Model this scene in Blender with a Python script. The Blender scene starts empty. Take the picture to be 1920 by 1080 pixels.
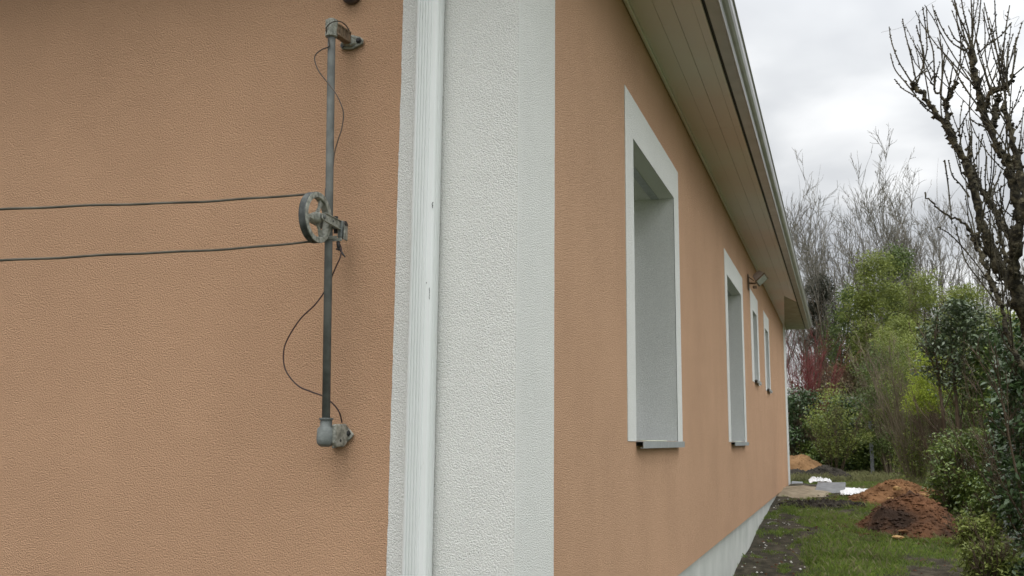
import bpy, math, random
import numpy as np
from mathutils import Vector, Matrix, noise as mnoise
S = bpy.context.scene
COL = S.collection
rad = math.radians

# ---------------------------------------------------------------- camera
F = 1771.57
CAM = np.array([0.85, -2.497, 1.6])
CR = np.array([0.9457, 0.325, 0.0098]); CU = np.array([0.0424, -0.1529, 0.9873]); CF = np.array([-0.3224, 0.9333, 0.1584])
cd = bpy.data.cameras.new('camera'); cam = bpy.data.objects.new('camera', cd); COL.objects.link(cam)
cd.sensor_width = 36; cd.lens = F / 1920 * 36; cd.clip_start = .05; cd.clip_end = 1500
m = Matrix(((CR[0], CU[0], -CF[0], CAM[0]), (CR[1], CU[1], -CF[1], CAM[1]), (CR[2], CU[2], -CF[2], CAM[2]), (0, 0, 0, 1)))
loc, rot, sc = m.decompose()
cam.location = loc; cam.rotation_mode = 'QUATERNION'; cam.rotation_quaternion = rot
cd.dof.use_dof = True; cd.dof.focus_distance = 2.7; cd.dof.aperture_fstop = 16
S.camera = cam

# ---------------------------------------------------------------- light, sky, exposure
S.view_settings.view_transform = 'Standard'; S.view_settings.look = 'None'
S.view_settings.exposure = 0.45; S.view_settings.gamma = 1
SUN = Vector((-0.12, -0.60, 1.0)).normalized()
w = bpy.data.worlds.new('World'); S.world = w; w.use_nodes = True
nt = w.node_tree; nt.nodes.clear()
def N(t, ty, **k):
    n = t.nodes.new(ty)
    for a, b in k.items(): setattr(n, a, b)
    return n
def math_n(t, op, a, b=None):
    n = N(t, 'ShaderNodeMath', operation=op)
    for i, v in enumerate((a, b)):
        if v is None: continue
        if isinstance(v, (int, float)): n.inputs[i].default_value = v
        else: t.links.new(v, n.inputs[i])
    return n.outputs[0]
out = N(nt, 'ShaderNodeOutputWorld'); bg = N(nt, 'ShaderNodeBackground'); bg.inputs[1].default_value = 0.12
sky = N(nt, 'ShaderNodeTexSky', sky_type='NISHITA'); sky.sun_disc = False
sky.sun_elevation = math.asin(SUN.z); sky.sun_rotation = math.atan2(SUN.x, SUN.y)
tc = N(nt, 'ShaderNodeTexCoord'); sep = N(nt, 'ShaderNodeSeparateXYZ'); nt.links.new(tc.outputs['Generated'], sep.inputs[0])
zz = math_n(nt, 'MAXIMUM', sep.outputs[2], 0.0); zd = math_n(nt, 'ADD', zz, 0.22)
cmb = N(nt, 'ShaderNodeCombineXYZ')
nt.links.new(math_n(nt, 'DIVIDE', sep.outputs[0], zd), cmb.inputs[0]); nt.links.new(math_n(nt, 'DIVIDE', sep.outputs[1], zd), cmb.inputs[1])
mp = N(nt, 'ShaderNodeMapping'); mp.inputs['Location'].default_value = (3.1, 0.4, 0.0); nt.links.new(cmb.outputs[0], mp.inputs[0])
no = N(nt, 'ShaderNodeTexNoise'); no.inputs['Scale'].default_value = 2.1; no.inputs['Detail'].default_value = 5; no.inputs['Roughness'].default_value = .42; no.inputs['Distortion'].default_value = .25
nt.links.new(mp.outputs[0], no.inputs['Vector'])
rp = N(nt, 'ShaderNodeValToRGB'); nt.links.new(no.outputs[0], rp.inputs[0])
e = rp.color_ramp.elements; e[0].position = .36; e[0].color = (.545, .56, .585, 1); e[1].position = .62; e[1].color = (.94, .945, .945, 1)
x = rp.color_ramp.elements.new(.49); x.color = (.67, .685, .70, 1)
gain = math_n(nt, 'MULTIPLY', math_n(nt, 'ADD', math_n(nt, 'MULTIPLY', math_n(nt, 'POWER', zz, 2.5), 4.6), 1.0), 5.75)
gain = math_n(nt, 'MULTIPLY', gain, math_n(nt, 'ADD', math_n(nt, 'MULTIPLY', sep.outputs[0], .42), 1.0))   # the cloud is thinner and brighter on the garden side
vm = N(nt, 'ShaderNodeVectorMath', operation='SCALE'); nt.links.new(rp.outputs[0], vm.inputs[0]); nt.links.new(gain, vm.inputs['Scale'])
mx = N(nt, 'ShaderNodeMix', data_type='RGBA'); mx.inputs[0].default_value = .955
nt.links.new(sky.outputs[0], mx.inputs[6]); nt.links.new(vm.outputs[0], mx.inputs[7])
nt.links.new(mx.outputs[2], bg.inputs[0]); nt.links.new(bg.outputs[0], out.inputs[0])
sd = bpy.data.lights.new('sun', 'SUN'); sd.energy = 0.75; sd.angle = rad(36); sd.color = (1, .96, .9)
so = bpy.data.objects.new('sun', sd); COL.objects.link(so); so.rotation_euler = SUN.to_track_quat('Z', 'Y').to_euler()

# ---------------------------------------------------------------- helpers: rays of the photograph (1920 x 1080) onto world planes
def ray(px, py): return (px - 960) / F * CR - (py - 540) / F * CU + CF
def at_y(px, py, y): d = ray(px, py); return CAM + d * ((y - CAM[1]) / d[1])
def at_x(px, py, x): d = ray(px, py); return CAM + d * ((x - CAM[0]) / d[0])

# ---------------------------------------------------------------- materials
def bsdf(name, rough=.6, spec=.5, metal=0):
    mt = bpy.data.materials.new(name); mt.use_nodes = True
    t = mt.node_tree; b = t.nodes['Principled BSDF']
    b.inputs['Roughness'].default_value = rough; b.inputs['Metallic'].default_value = metal
    b.inputs['Specular IOR Level'].default_value = spec
    return mt, t, b
def noise_n(t, scale, detail=3, rough=.5, vec=None, stretch=None, dist=0):
    n = N(t, 'ShaderNodeTexNoise'); n.inputs['Scale'].default_value = scale; n.inputs['Detail'].default_value = detail
    n.inputs['Roughness'].default_value = rough; n.inputs['Distortion'].default_value = dist
    if vec is None:
        g = N(t, 'ShaderNodeNewGeometry'); vec = g.outputs['Position']
    if stretch:
        mm = N(t, 'ShaderNodeMapping'); mm.inputs['Scale'].default_value = stretch; t.links.new(vec, mm.inputs[0]); vec = mm.outputs[0]
    t.links.new(vec, n.inputs['Vector']); return n.outputs[0]
def ramp(t, fac, stops):
    r = N(t, 'ShaderNodeValToRGB'); t.links.new(fac, r.inputs[0]); el = r.color_ramp.elements
    el[0].position, el[0].color = stops[0][0], (*stops[0][1], 1); el[1].position, el[1].color = stops[-1][0], (*stops[-1][1], 1)
    for p, c in stops[1:-1]: q = el.new(p); q.color = (*c, 1)
    return r.outputs[0]
def mixc(t, f, a, b, mode='MIX'):
    n = N(t, 'ShaderNodeMix', data_type='RGBA', blend_type=mode)
    for s, v in ((0, f), (6, a), (7, b)):
        if isinstance(v, (int, float)): n.inputs[s].default_value = v
        elif isinstance(v, tuple): n.inputs[s].default_value = (*v, 1)
        else: t.links.new(v, n.inputs[s])
    return n.outputs[2]
def bump(t, b, h, strength, dist, prev=None):
    n = N(t, 'ShaderNodeBump'); n.inputs['Strength'].default_value = strength; n.inputs['Distance'].default_value = dist
    t.links.new(h, n.inputs['Height'])
    if prev is not None: t.links.new(prev, n.inputs['Normal'])
    t.links.new(n.outputs[0], b.inputs['Normal']); return n.outputs[0]
def simple(name, c1, c2, scale=8, rough=.6, spec=.5, metal=0, bumps=0, bscale=60, lo=.35, hi=.65, detail=4):
    mt, t, b = bsdf(name, rough, spec, metal)
    t.links.new(ramp(t, noise_n(t, scale, detail), [(lo, c1), (hi, c2)]), b.inputs['Base Color'])
    if bumps: bump(t, b, noise_n(t, bscale, 3), 1, bumps)
    return mt
def stucco(name, base, var, grain=215, dist=.0075):
    mt, t, b = bsdf(name, .9, .25)
    big = ramp(t, noise_n(t, 1.5, 5, .62), [(.30, base), (.70, var)])
    # faint vertical weathering
    st = ramp(t, noise_n(t, 5, 4, .6, stretch=(1, 1, .12)), [(.3, (.985, .985, .985)), (.7, (1.01, 1.01, 1.01))])
    c = mixc(t, 1.0, big, st, 'MULTIPLY')
    fine = ramp(t, noise_n(t, grain * 1.3, 2), [(.3, (.86, .86, .86)), (.7, (1.11, 1.11, 1.11))])
    c = mixc(t, 1.0, c, fine, 'MULTIPLY')
    t.links.new(c, b.inputs['Base Color'])
    n1 = noise_n(t, grain * 1.15, 3, .6, dist=.12)
    v = N(t, 'ShaderNodeTexVoronoi', feature='SMOOTH_F1'); v.inputs['Scale'].default_value = grain * 1.1; v.inputs['Smoothness'].default_value = .4
    g = N(t, 'ShaderNodeNewGeometry'); t.links.new(g.outputs['Position'], v.inputs['Vector'])
    h = math_n(t, 'SUBTRACT', n1, math_n(t, 'MULTIPLY', v.outputs['Distance'], .35))
    nb = bump(t, b, h, 1.0, dist)
    bump(t, b, noise_n(t, 14, 3), .5, .004, nb)
    return mt
M = {}
M['orange'] = stucco('orange_render', (.575, .352, .218), (.645, .398, .248), dist=.009)
M['white'] = stucco('white_render', (.73, .735, .70), (.78, .785, .75), dist=.0055)
M['plinth'] = simple('cement_plinth', (.46, .48, .44), (.58, .59, .55), 3, .9, .2, bumps=.003, bscale=120)
def pipe_mat():
    mt, t, b = bsdf('white_lacquered_metal', .42, .5)
    c = ramp(t, noise_n(t, 6, 5, .65, stretch=(3, 3, .25)), [(.3, (.66, .69, .67)), (.7, (.74, .765, .755))])
    g = ramp(t, noise_n(t, 60, 4, .7, stretch=(1, 1, .2)), [(.68, (1, 1, 1)), (.78, (.62, .60, .55))])
    t.links.new(mixc(t, .6, c, g, 'MULTIPLY'), b.inputs['Base Color'])
    bump(t, b, noise_n(t, 25, 3), .4, .001); return mt
M['pipe'] = pipe_mat()
M['gutter'] = simple('grey_lacquered_gutter', (.32, .31, .30), (.40, .39, .385), 5, .28, .6)
M['soffit'] = simple('soffit_board', (.73, .60, .58), (.72, .675, .665), .8, .6, .35, lo=.4, hi=.6)
M['soffit_olive'] = simple('bare_soffit_board', (.25, .245, .18), (.33, .32, .24), 6, .7, .3)
M['dark'] = simple('dark_gap', (.02, .02, .02), (.03, .03, .03))
M['tile'] = simple('roof_tile', (.32, .16, .10), (.42, .22, .14), 9, .85, .2, bumps=.02, bscale=9)
M['alu'] = simple('aluminium', (.34, .36, .36), (.42, .44, .44), 30, .45, .5, .3)
M['pvc'] = simple('white_pvc', (.72, .73, .72), (.76, .77, .76), 10, .35)
M['sealant'] = simple('yellowed_mortar', (.60, .62, .44), (.70, .70, .58), 40, .9, .2)
M['glass'], _t, _b = bsdf('window_glass', .03, .6); _b.inputs['Base Color'].default_value = (.03, .035, .04, 1)
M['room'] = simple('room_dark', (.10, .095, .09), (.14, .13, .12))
M['steel'] = simple('galvanised_steel', (.10, .107, .10), (.155, .163, .153), 26, .8, .3, .0, bumps=.0006, bscale=300)
M['cast'] = simple('weathered_zinc_cast', (.17, .175, .15), (.36, .365, .32), 75, .75, .35, .1, bumps=.002, bscale=260, lo=.36, hi=.60)
M['castdark'] = simple('dirty_zinc_cast', (.09, .10, .095), (.22, .24, .23), 24, .6, .4, .2, bumps=.0015, bscale=200)
M['tread'] = simple('dark_worn_tread', (.05, .056, .055), (.13, .14, .135), 40, .7, .3)
M['brownmetal'] = simple('rust_stained_metal', (.13, .095, .065), (.27, .20, .14), 60, .8, .2, bumps=.001, bscale=200)
M['bolt'] = simple('black_bolt', (.02, .022, .024), (.045, .045, .045), 60, .5, .4)
M['rope'] = simple('grey_plastic_line', (.06, .055, .04), (.13, .12, .095), 14, .7, .3, bumps=.0015, bscale=350)
M['cord'] = simple('dark_cord', (.03, .010, .009), (.06, .03, .025), 20, .5)
M['cordpale'] = simple('faded_cord', (.02, .015, .012), (.13, .10, .08), 5, .6)
M['lampglass'] = simple('lamp_glass', (.42, .45, .42), (.6, .62, .6), 20, .15)
M['lampbody'] = simple('lamp_body', (.30, .24, .21), (.44, .40, .38), 20, .5)
M['fixture'] = simple('brown_fixture', (.05, .03, .022), (.09, .055, .04), 20, .5)

def leafmat(name, a, b_, rough=.5, spec=.35, trans=.25, back=None):
    mt, t, b = bsdf(name, rough, spec)
    g = N(t, 'ShaderNodeNewGeometry')
    c = ramp(t, g.outputs['Random Per Island'], [(0, a), (.55, tuple((a[i] + b_[i]) / 2 for i in range(3))), (1, b_)])
    n = ramp(t, noise_n(t, 1.7, 2), [(.35, (.78, .78, .78)), (.65, (1.15, 1.15, 1.1))])
    c = mixc(t, 1, c, n, 'MULTIPLY')
    t.links.new(c, b.inputs['Base Color'])
    tr = N(t, 'ShaderNodeBsdfTranslucent'); t.links.new(c, tr.inputs[0])
    ms = N(t, 'ShaderNodeMixShader'); ms.inputs[0].default_value = trans
    o = t.nodes['Material Output']; t.links.new(b.outputs[0], ms.inputs[1]); t.links.new(tr.outputs[0], ms.inputs[2]); t.links.new(ms.outputs[0], o.inputs[0])
    return mt
M['leaf_olive'] = leafmat('young_olive_leaf', (.15, .185, .05), (.27, .31, .08), .6, trans=.35)
M['leaf_mid'] = leafmat('mid_green_leaf', (.08, .12, .035), (.15, .20, .06), .55, trans=.3)
M['leaf_yellow'] = leafmat('yellow_green_leaf', (.20, .26, .03), (.36, .42, .06), .6, trans=.35)
M['leaf_laurel'] = leafmat('dark_laurel_leaf', (.035, .065, .026), (.085, .14, .05), .32, .5, .12)
M['leaf_ivy'] = leafmat('dark_ivy_leaf', (.05, .075, .035), (.12, .16, .08), .35, .5, .1)
M['leaf_hedge'] = leafmat('garden_hedge_leaf', (.075, .125, .03), (.20, .26, .06), .4, .5, .2)
M['leaf_dark'] = leafmat('dark_conifer_leaf', (.03, .035, .022), (.06, .065, .045), .7)
M['leaf_dead'] = leafmat('brown_dead_leaf', (.12, .09, .045), (.22, .16, .10), .8)
M['leaf_far'] = leafmat('far_thicket_leaf', (.08, .09, .045), (.15, .15, .08), .8)
M['grass'] = leafmat('grass_blade', (.10, .165, .03), (.25, .32, .07), .6, .3, .3)
M['grassdry'] = leafmat('pale_grass_blade', (.17, .18, .08), (.26, .25, .13), .7, .2, .3)
M['bark_lichen'] = simple('mossy_dark_bark', (.022, .02, .015), (.13, .115, .075), 26, .95, .15, bumps=.012, bscale=70, lo=.42, hi=.7)
M['twig_lichen'] = simple('lichened_twig', (.022, .019, .014), (.10, .09, .06), 9, .9, .2)
M['bark_grey'] = simple('grey_bark', (.125, .115, .095), (.20, .185, .155), 3, .9, .2)
M['bark_pale'] = simple('pale_hazel_bark', (.15, .125, .085), (.25, .21, .15), 3, .9, .2)
M['bark_brown'] = simple('brown_twig_bark', (.07, .052, .035), (.14, .105, .075), 3, .9, .2)
M['bark_red'] = simple('red_dogwood_bark', (.10, .022, .022), (.19, .045, .045), 2, .7, .3)
M['dirt_red'] = simple('reddish_subsoil', (.09, .045, .02), (.20, .105, .05), 5, .97, .15, bumps=.007, bscale=45)
M['dirt_brown'] = simple('brown_subsoil', (.032, .02, .014), (.14, .066, .033), 2.6, .97, .15, bumps=.007, bscale=45)
M['dirt_tan'] = simple('tan_subsoil', (.15, .085, .04), (.24, .14, .068), 4, .97, .15, bumps=.007, bscale=40)
M['soil_dark'] = simple('dark_topsoil', (.016, .014, .011), (.042, .036, .028), 9, .97, .15, bumps=.007, bscale=50)
M['stone'] = simple('ochre_stone', (.28, .16, .06), (.45, .30, .14), 14, .9, .2, bumps=.006, bscale=60)
M['slab'] = simple('slate_grey_panel', (.13, .135, .14), (.20, .205, .21), 8, .7, .3, bumps=.002, bscale=80)
M['sheet'] = simple('white_plastic_sheet', (.62, .62, .62), (.80, .80, .80), 9, .45, .5)
M['sand'] = simple('sandy_mortar', (.20, .165, .11), (.34, .29, .21), 8, .95, .2, bumps=.01, bscale=60)
M['post'] = simple('galvanised_post', (.15, .165, .19), (.25, .265, .29), 6, .6, .4, .2)
M['palewall'] = simple('pale_painted_wall', (.60, .60, .56), (.72, .72, .68), 2, .9)
M['chips'] = simple('pale_stone_chips', (.35, .34, .30), (.7, .69, .64), 40, .9)

# ---------------------------------------------------------------- mesh helpers
class MB:
    def __init__(s): s.v = []; s.f = []
    def add(s, vs, fs):
        o = len(s.v); s.v += [tuple(map(float, q)) for q in vs]; s.f += [tuple(i + o for i in f) for f in fs]; return s
    def box(s, a, b):
        x0, y0, z0 = a; x1, y1, z1 = b
        return s.add([(x0, y0, z0), (x1, y0, z0), (x1, y1, z0), (x0, y1, z0), (x0, y0, z1), (x1, y0, z1), (x1, y1, z1), (x0, y1, z1)],
                     [(0, 3, 2, 1), (4, 5, 6, 7), (0, 1, 5, 4), (1, 2, 6, 5), (2, 3, 7, 6), (3, 0, 4, 7)])
    def obox(s, c, ax, ay, az):      # centre and half-axis vectors
        c, ax, ay, az = map(np.array, (c, ax, ay, az)); vs = []
        for k in (-1, 1):
            for i, j in ((-1, -1), (1, -1), (1, 1), (-1, 1)): vs.append(c + i * ax + j * ay + k * az)
        return s.add(vs, [(0, 3, 2, 1), (4, 5, 6, 7), (0, 1, 5, 4), (1, 2, 6, 5), (2, 3, 7, 6), (3, 0, 4, 7)])
    def prism(s, poly, n):           # polygon (3d points) extruded by vector n
        k = len(poly); P = [np.array(q, float) for q in poly]; Q = [q + np.array(n) for q in P]
        return s.add(P + Q, [tuple(range(k))[::-1], tuple(range(k, 2 * k))] + [(i, (i + 1) % k, (i + 1) % k + k, i + k) for i in range(k)])
    def tube(s, pts, radii, k=6, caps=True):
        pts = [np.array(q, float) for q in pts]; n = len(pts)
        if isinstance(radii, (int, float)): radii = [radii] * n
        vs = []; prev = None
        for i in range(n):
            t = pts[min(i + 1, n - 1)] - pts[max(i - 1, 0)]; t = t / (np.linalg.norm(t) + 1e-12)
            if prev is None:
                a = np.array([0, 0, 1.]) if abs(t[2]) < .9 else np.array([1., 0, 0])
                u = np.cross(t, a)
            else: u = prev - t * (prev @ t)
            u /= np.linalg.norm(u) + 1e-12; prev = u; v = np.cross(t, u)
            for j in range(k):
                a = 2 * math.pi * j / k; vs.append(pts[i] + radii[i] * (math.cos(a) * u + math.sin(a) * v))
        fs = [(i * k + j, i * k + (j + 1) % k, (i + 1) * k + (j + 1) % k, (i + 1) * k + j) for i in range(n - 1) for j in range(k)]
        if caps: fs += [tuple(range(k))[::-1], tuple(range((n - 1) * k, n * k))]
        return s.add(vs, fs)
    def lathe(s, c, axis, prof, k=32, closed=False):      # prof: (along axis, radius)
        c = np.array(c, float); a = np.array(axis, float); a /= np.linalg.norm(a)
        h = np.array([0, 0, 1.]) if abs(a[2]) < .9 else np.array([1., 0, 0]); u = np.cross(a, h); u /= np.linalg.norm(u); v = np.cross(a, u)
        vs = [c + a * p + r * (math.cos(2 * math.pi * j / k) * u + math.sin(2 * math.pi * j / k) * v) for p, r in prof for j in range(k)]
        n = len(prof); R = range(n if closed else n - 1)
        fs = [(i * k + j, i * k + (j + 1) % k, ((i + 1) % n) * k + (j + 1) % k, ((i + 1) % n) * k + j) for i in R for j in range(k)]
        if not closed: fs += [tuple(range(k))[::-1], tuple(range((n - 1) * k, n * k))]
        return s.add(vs, fs)
    def build(s, name, mat, parent=None, smooth=False, bevel=0, **tags):
        me = bpy.data.meshes.new(name); me.from_pydata(s.v, [], s.f); me.update()
        return finish(name, me, mat, parent, smooth, bevel, **tags)
def finish(name, me, mat, parent=None, smooth=False, bevel=0, **tags):
    o = bpy.data.objects.new(name, me); COL.objects.link(o)
    for mt in (mat if isinstance(mat, (list, tuple)) else [mat]): me.materials.append(mt)
    if smooth: me.polygons.foreach_set('use_smooth', [True] * len(me.polygons))
    if bevel:
        b = o.modifiers.new('bevel', 'BEVEL'); b.width = bevel; b.segments = 2; b.limit_method = 'ANGLE'; b.angle_limit = rad(40)
    if parent: o.parent = parent; o.matrix_parent_inverse = Matrix.Translation(-Vector(parent_loc(parent)))
    for k, v in tags.items(): o[k] = v
    return o
def parent_loc(p):
    l = Vector(p.location)
    q = p.parent
    while q is not None: return (0, 0, 0) if p.type == 'MESH' else tuple(l)
    return tuple(l) if p.type == 'EMPTY' else (0, 0, 0)
def thing(name, label, cat, loc=(0, 0, 0), group=None):
    o = bpy.data.objects.new(name, None); COL.objects.link(o); o.location = [float(q) for q in loc]; o.empty_display_size = .2
    o['label'] = label; o['category'] = cat
    if group: o['group'] = group
    return o
def tag(o, label, cat, group=None):
    o['label'] = label; o['category'] = cat
    if group: o['group'] = group
    return o
def np_mesh(name, verts, nper, mat, parent=None, matidx=None, **tags):   # many separate n-gons, nper verts each
    verts = np.asarray(verts, np.float32).reshape(-1, 3); nf = len(verts) // nper
    me = bpy.data.meshes.new(name); me.vertices.add(len(verts)); me.vertices.foreach_set('co', verts.ravel())
    me.loops.add(len(verts)); me.loops.foreach_set('vertex_index', np.arange(len(verts), dtype=np.int32))
    me.polygons.add(nf); me.polygons.foreach_set('loop_start', np.arange(0, len(verts), nper, dtype=np.int32))
    me.polygons.foreach_set('loop_total', np.full(nf, nper, np.int32))
    if matidx is not None: me.polygons.foreach_set('material_index', matidx.astype(np.int32))
    me.update(calc_edges=True); me.validate()
    return finish(name, me, mat, parent, **tags)

# ---------------------------------------------------------------- ground shape
def sm(a, b, v): v = min(max((v - a) / (b - a), 0), 1); return v * v * (3 - 2 * v)
def g0(y):
    r = y + 2.497
    if r < 0: return 0
    if r < 13: return .063 * r
    return .819 + .06 * (1 - math.exp(-(r - 13) * .06 / .06 * .9)) + max(0, r - 30) * .004
def G(x, y):
    h = g0(y) + .035 * mnoise.noise(Vector((x * 1.1, y * .9, 0))) + .016 * mnoise.noise(Vector((x * 4, y * 4, 3)))
    return h
def grassy(x, y):    # 0 bare .. 1 full
    n = mnoise.noise(Vector((x * 1.5 + 4, y * .8, 7))) + .5 * mnoise.noise(Vector((x * 4.1, y * 2.7, 1)))
    v = .74 + 1.25 * n
    v -= .72 * (1 - sm(.05, .66, x + .5 * mnoise.noise(Vector((x * 3, y * 2, 9)))))
    v -= .95 * math.exp(-(((x - 1.62) / .42) ** 2 + ((y - 5.9) / 1.5) ** 2))
    v -= 1.6 * math.exp(-(((x - .35) / .75) ** 2 + ((y - 12.6) / 1.6) ** 2))
    v += .55 * math.exp(-(((x - .85) / .4) ** 2 + ((y - 8) / 2.5) ** 2))
    if y > 16: v = .9 + .5 * n
    return min(max(v, 0), 1)
def axis(lo, hi, dense0, dense1, step, growth=1.35):
    c = list(np.arange(dense0, dense1 + 1e-6, step)); s = step; p = c[-1]; up = []
    while p < hi: s *= growth; p += s; up.append(p)
    s = step; p = dense0; dn = []
    while p > lo: s *= growth; p -= s; dn.append(p)
    return dn[::-1] + c + up
gx = axis(-300, 300, -.3, 3.6, .07); gy = axis(-250, 500, 4, 26, .09)
gv = [(X, Y, G(X, Y)) for Y in gy for X in gx]; nx = len(gx)
gf = [(j * nx + i, j * nx + i + 1, (j + 1) * nx + i + 1, (j + 1) * nx + i) for j in range(len(gy) - 1) for i in range(nx - 1)]
me = bpy.data.meshes.new('ground'); me.from_pydata(gv, [], gf); me.update()
at = me.attributes.new('grassy', 'FLOAT', 'POINT'); at.data.foreach_set('value', [grassy(q[0], q[1]) for q in gv])
mt, t, b = bsdf('garden_soil', .97, .12)
soil = ramp(t, noise_n(t, 7, 6, .65), [(.3, (.030, .027, .018)), (.5, (.062, .054, .038)), (.72, (.14, .12, .085))])
gr = ramp(t, noise_n(t, 12, 4), [(.3, (.045, .06, .02)), (.7, (.09, .12, .035))])
an = N(t, 'ShaderNodeAttribute', attribute_name='grassy')
t.links.new(mixc(t, ramp(t, an.outputs['Fac'], [(.25, (0, 0, 0)), (.7, (1, 1, 1))]), soil, gr), b.inputs['Base Color'])
bump(t, b, noise_n(t, 40, 6, .7), 1, .03)
finish('ground', me, mt, None, True, kind='structure')

# ================================================================ HOUSE
HL, HW = 14.66, 9.0         # right wall runs y 0..HL at x = 0; left wall runs x 0..-HW at y = 0
ZB, ZS = .895, 3.574        # bottom of render, soffit
house = thing('house', 'single storey house with salmon orange render, white corner bands and a long grey eave', 'house')
wins = [  # opening y0,y1,z0,z1 ; surround y0,y1,z1 ; reveal depth
    (1.645, 2.775, 1.600, 2.976, 1.472, 2.943, 3.172),
    (5.488, 6.668, 1.600, 2.988, 5.318, 6.858, 3.182),
    (7.965, 8.480, 2.262, 3.018, 7.695, 8.690, 3.215),
    (9.760, 10.29, 2.262, 3.022, 9.560, 10.47, 3.222)]
RD = .26
wl = MB()
# right wall as a grid with holes
ys = sorted({0, HL} | {q for w_ in wins for q in w_[:2]}); zs = sorted({ZB, ZS + .15} | {q for w_ in wins for q in w_[2:4]})
for i in range(len(ys) - 1):
    for j in range(len(zs) - 1):
        ym, zm = (ys[i] + ys[i + 1]) / 2, (zs[j] + zs[j + 1]) / 2
        if any(w_[0] < ym < w_[1] and w_[2] < zm < w_[3] for w_ in wins): continue
        wl.add([(0, ys[i], zs[j]), (0, ys[i + 1], zs[j]), (0, ys[i + 1], zs[j + 1]), (0, ys[i], zs[j + 1])], [(0, 1, 2, 3)])
wl.add([(0, 0, ZB), (0, 0, ZS + .15), (-HW, 0, ZS + .15), (-HW, 0, ZB)], [(0, 1, 2, 3)])
wl.add([(-HW, 0, ZB), (-HW, 0, ZS + .15), (-HW, HL, ZS + .15), (-HW, HL, ZB)], [(0, 1, 2, 3)])
RZ = ZS + .12 + (HW / 2 + .42) * math.tan(rad(22))
wl.add([(0, HL, ZB), (0, HL, ZS + .15), (-HW / 2, HL, RZ - .15), (-HW, HL, ZS + .15), (-HW, HL, ZB)], [(0, 4, 3, 2, 1)])
wl.add([(0, 0, ZB), (-HW, 0, ZB), (-HW, HL, ZB), (0, HL, ZB)], [(0, 1, 2, 3)])
wall = wl.build('wall', M['orange'], house)
# cement plinth, set back a little
MB().box((-HW + .03, .03, -.5), (-.03, HL - .03, ZB + .004)).build('plinth', M['plinth'], house)

# bands of white render, 3 mm proud, with a slightly wandering hand-cut edge
rng = random.Random(4)
T = .003
def strip(mb, A, B, wdir, w0, w1, nrm, jag0=0, jag1=0, step=.012):
    """strip along A->B, spanning wdir*w0..w1, thickness T along nrm"""
    A, B, wdir, nrm = map(lambda q: np.array(q, float), (A, B, wdir, nrm)); L = np.linalg.norm(B - A); n = max(2, int(L / step) if (jag0 or jag1) else 2)
    a = 0; c = 0; vs = []
    for i in range(n + 1):
        a = a * .5 + rng.gauss(0, 1) * .6; c = c * .5 + rng.gauss(0, 1) * .6
        P = A + (B - A) * i / n
        p0 = P + wdir * (w0 + a * jag0); p1 = P + wdir * (w1 + c * jag1)
        vs += [p0, p0 + nrm * T, p1 + nrm * T, p1]
    fs = []
    for i in range(n):
        o = 4 * i
        for k in range(3): fs.append((o + k, o + k + 1, o + k + 5, o + k + 4))
    mb.add(vs, fs + [(0, 1, 2, 3), tuple(4 * n + k for k in (3, 2, 1, 0))])
cb = MB()
strip(cb, (0, 0, ZB + .003), (0, 0, ZS - .003), (-1, 0, 0), -T, .378, (0, -1, 0), 0, .0008)
strip(cb, (0, 0, ZB + .003), (0, 0, ZS - .003), (0, 1, 0), 0, .37, (1, 0, 0), 0, .0010)
cb.build('corner_band', M['white'], house)
cb = MB(); strip(cb, (0, HL, ZB + .003), (0, HL, ZS - .003), (0, -1, 0), -T, .62, (1, 0, 0), 0, .0005)
strip(cb, (0, HL, ZB + .003), (0, HL, ZS - .003), (-1, 0, 0), 0, .62, (0, 1, 0)); cb.build('corner_band', M['white'], house)

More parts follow.
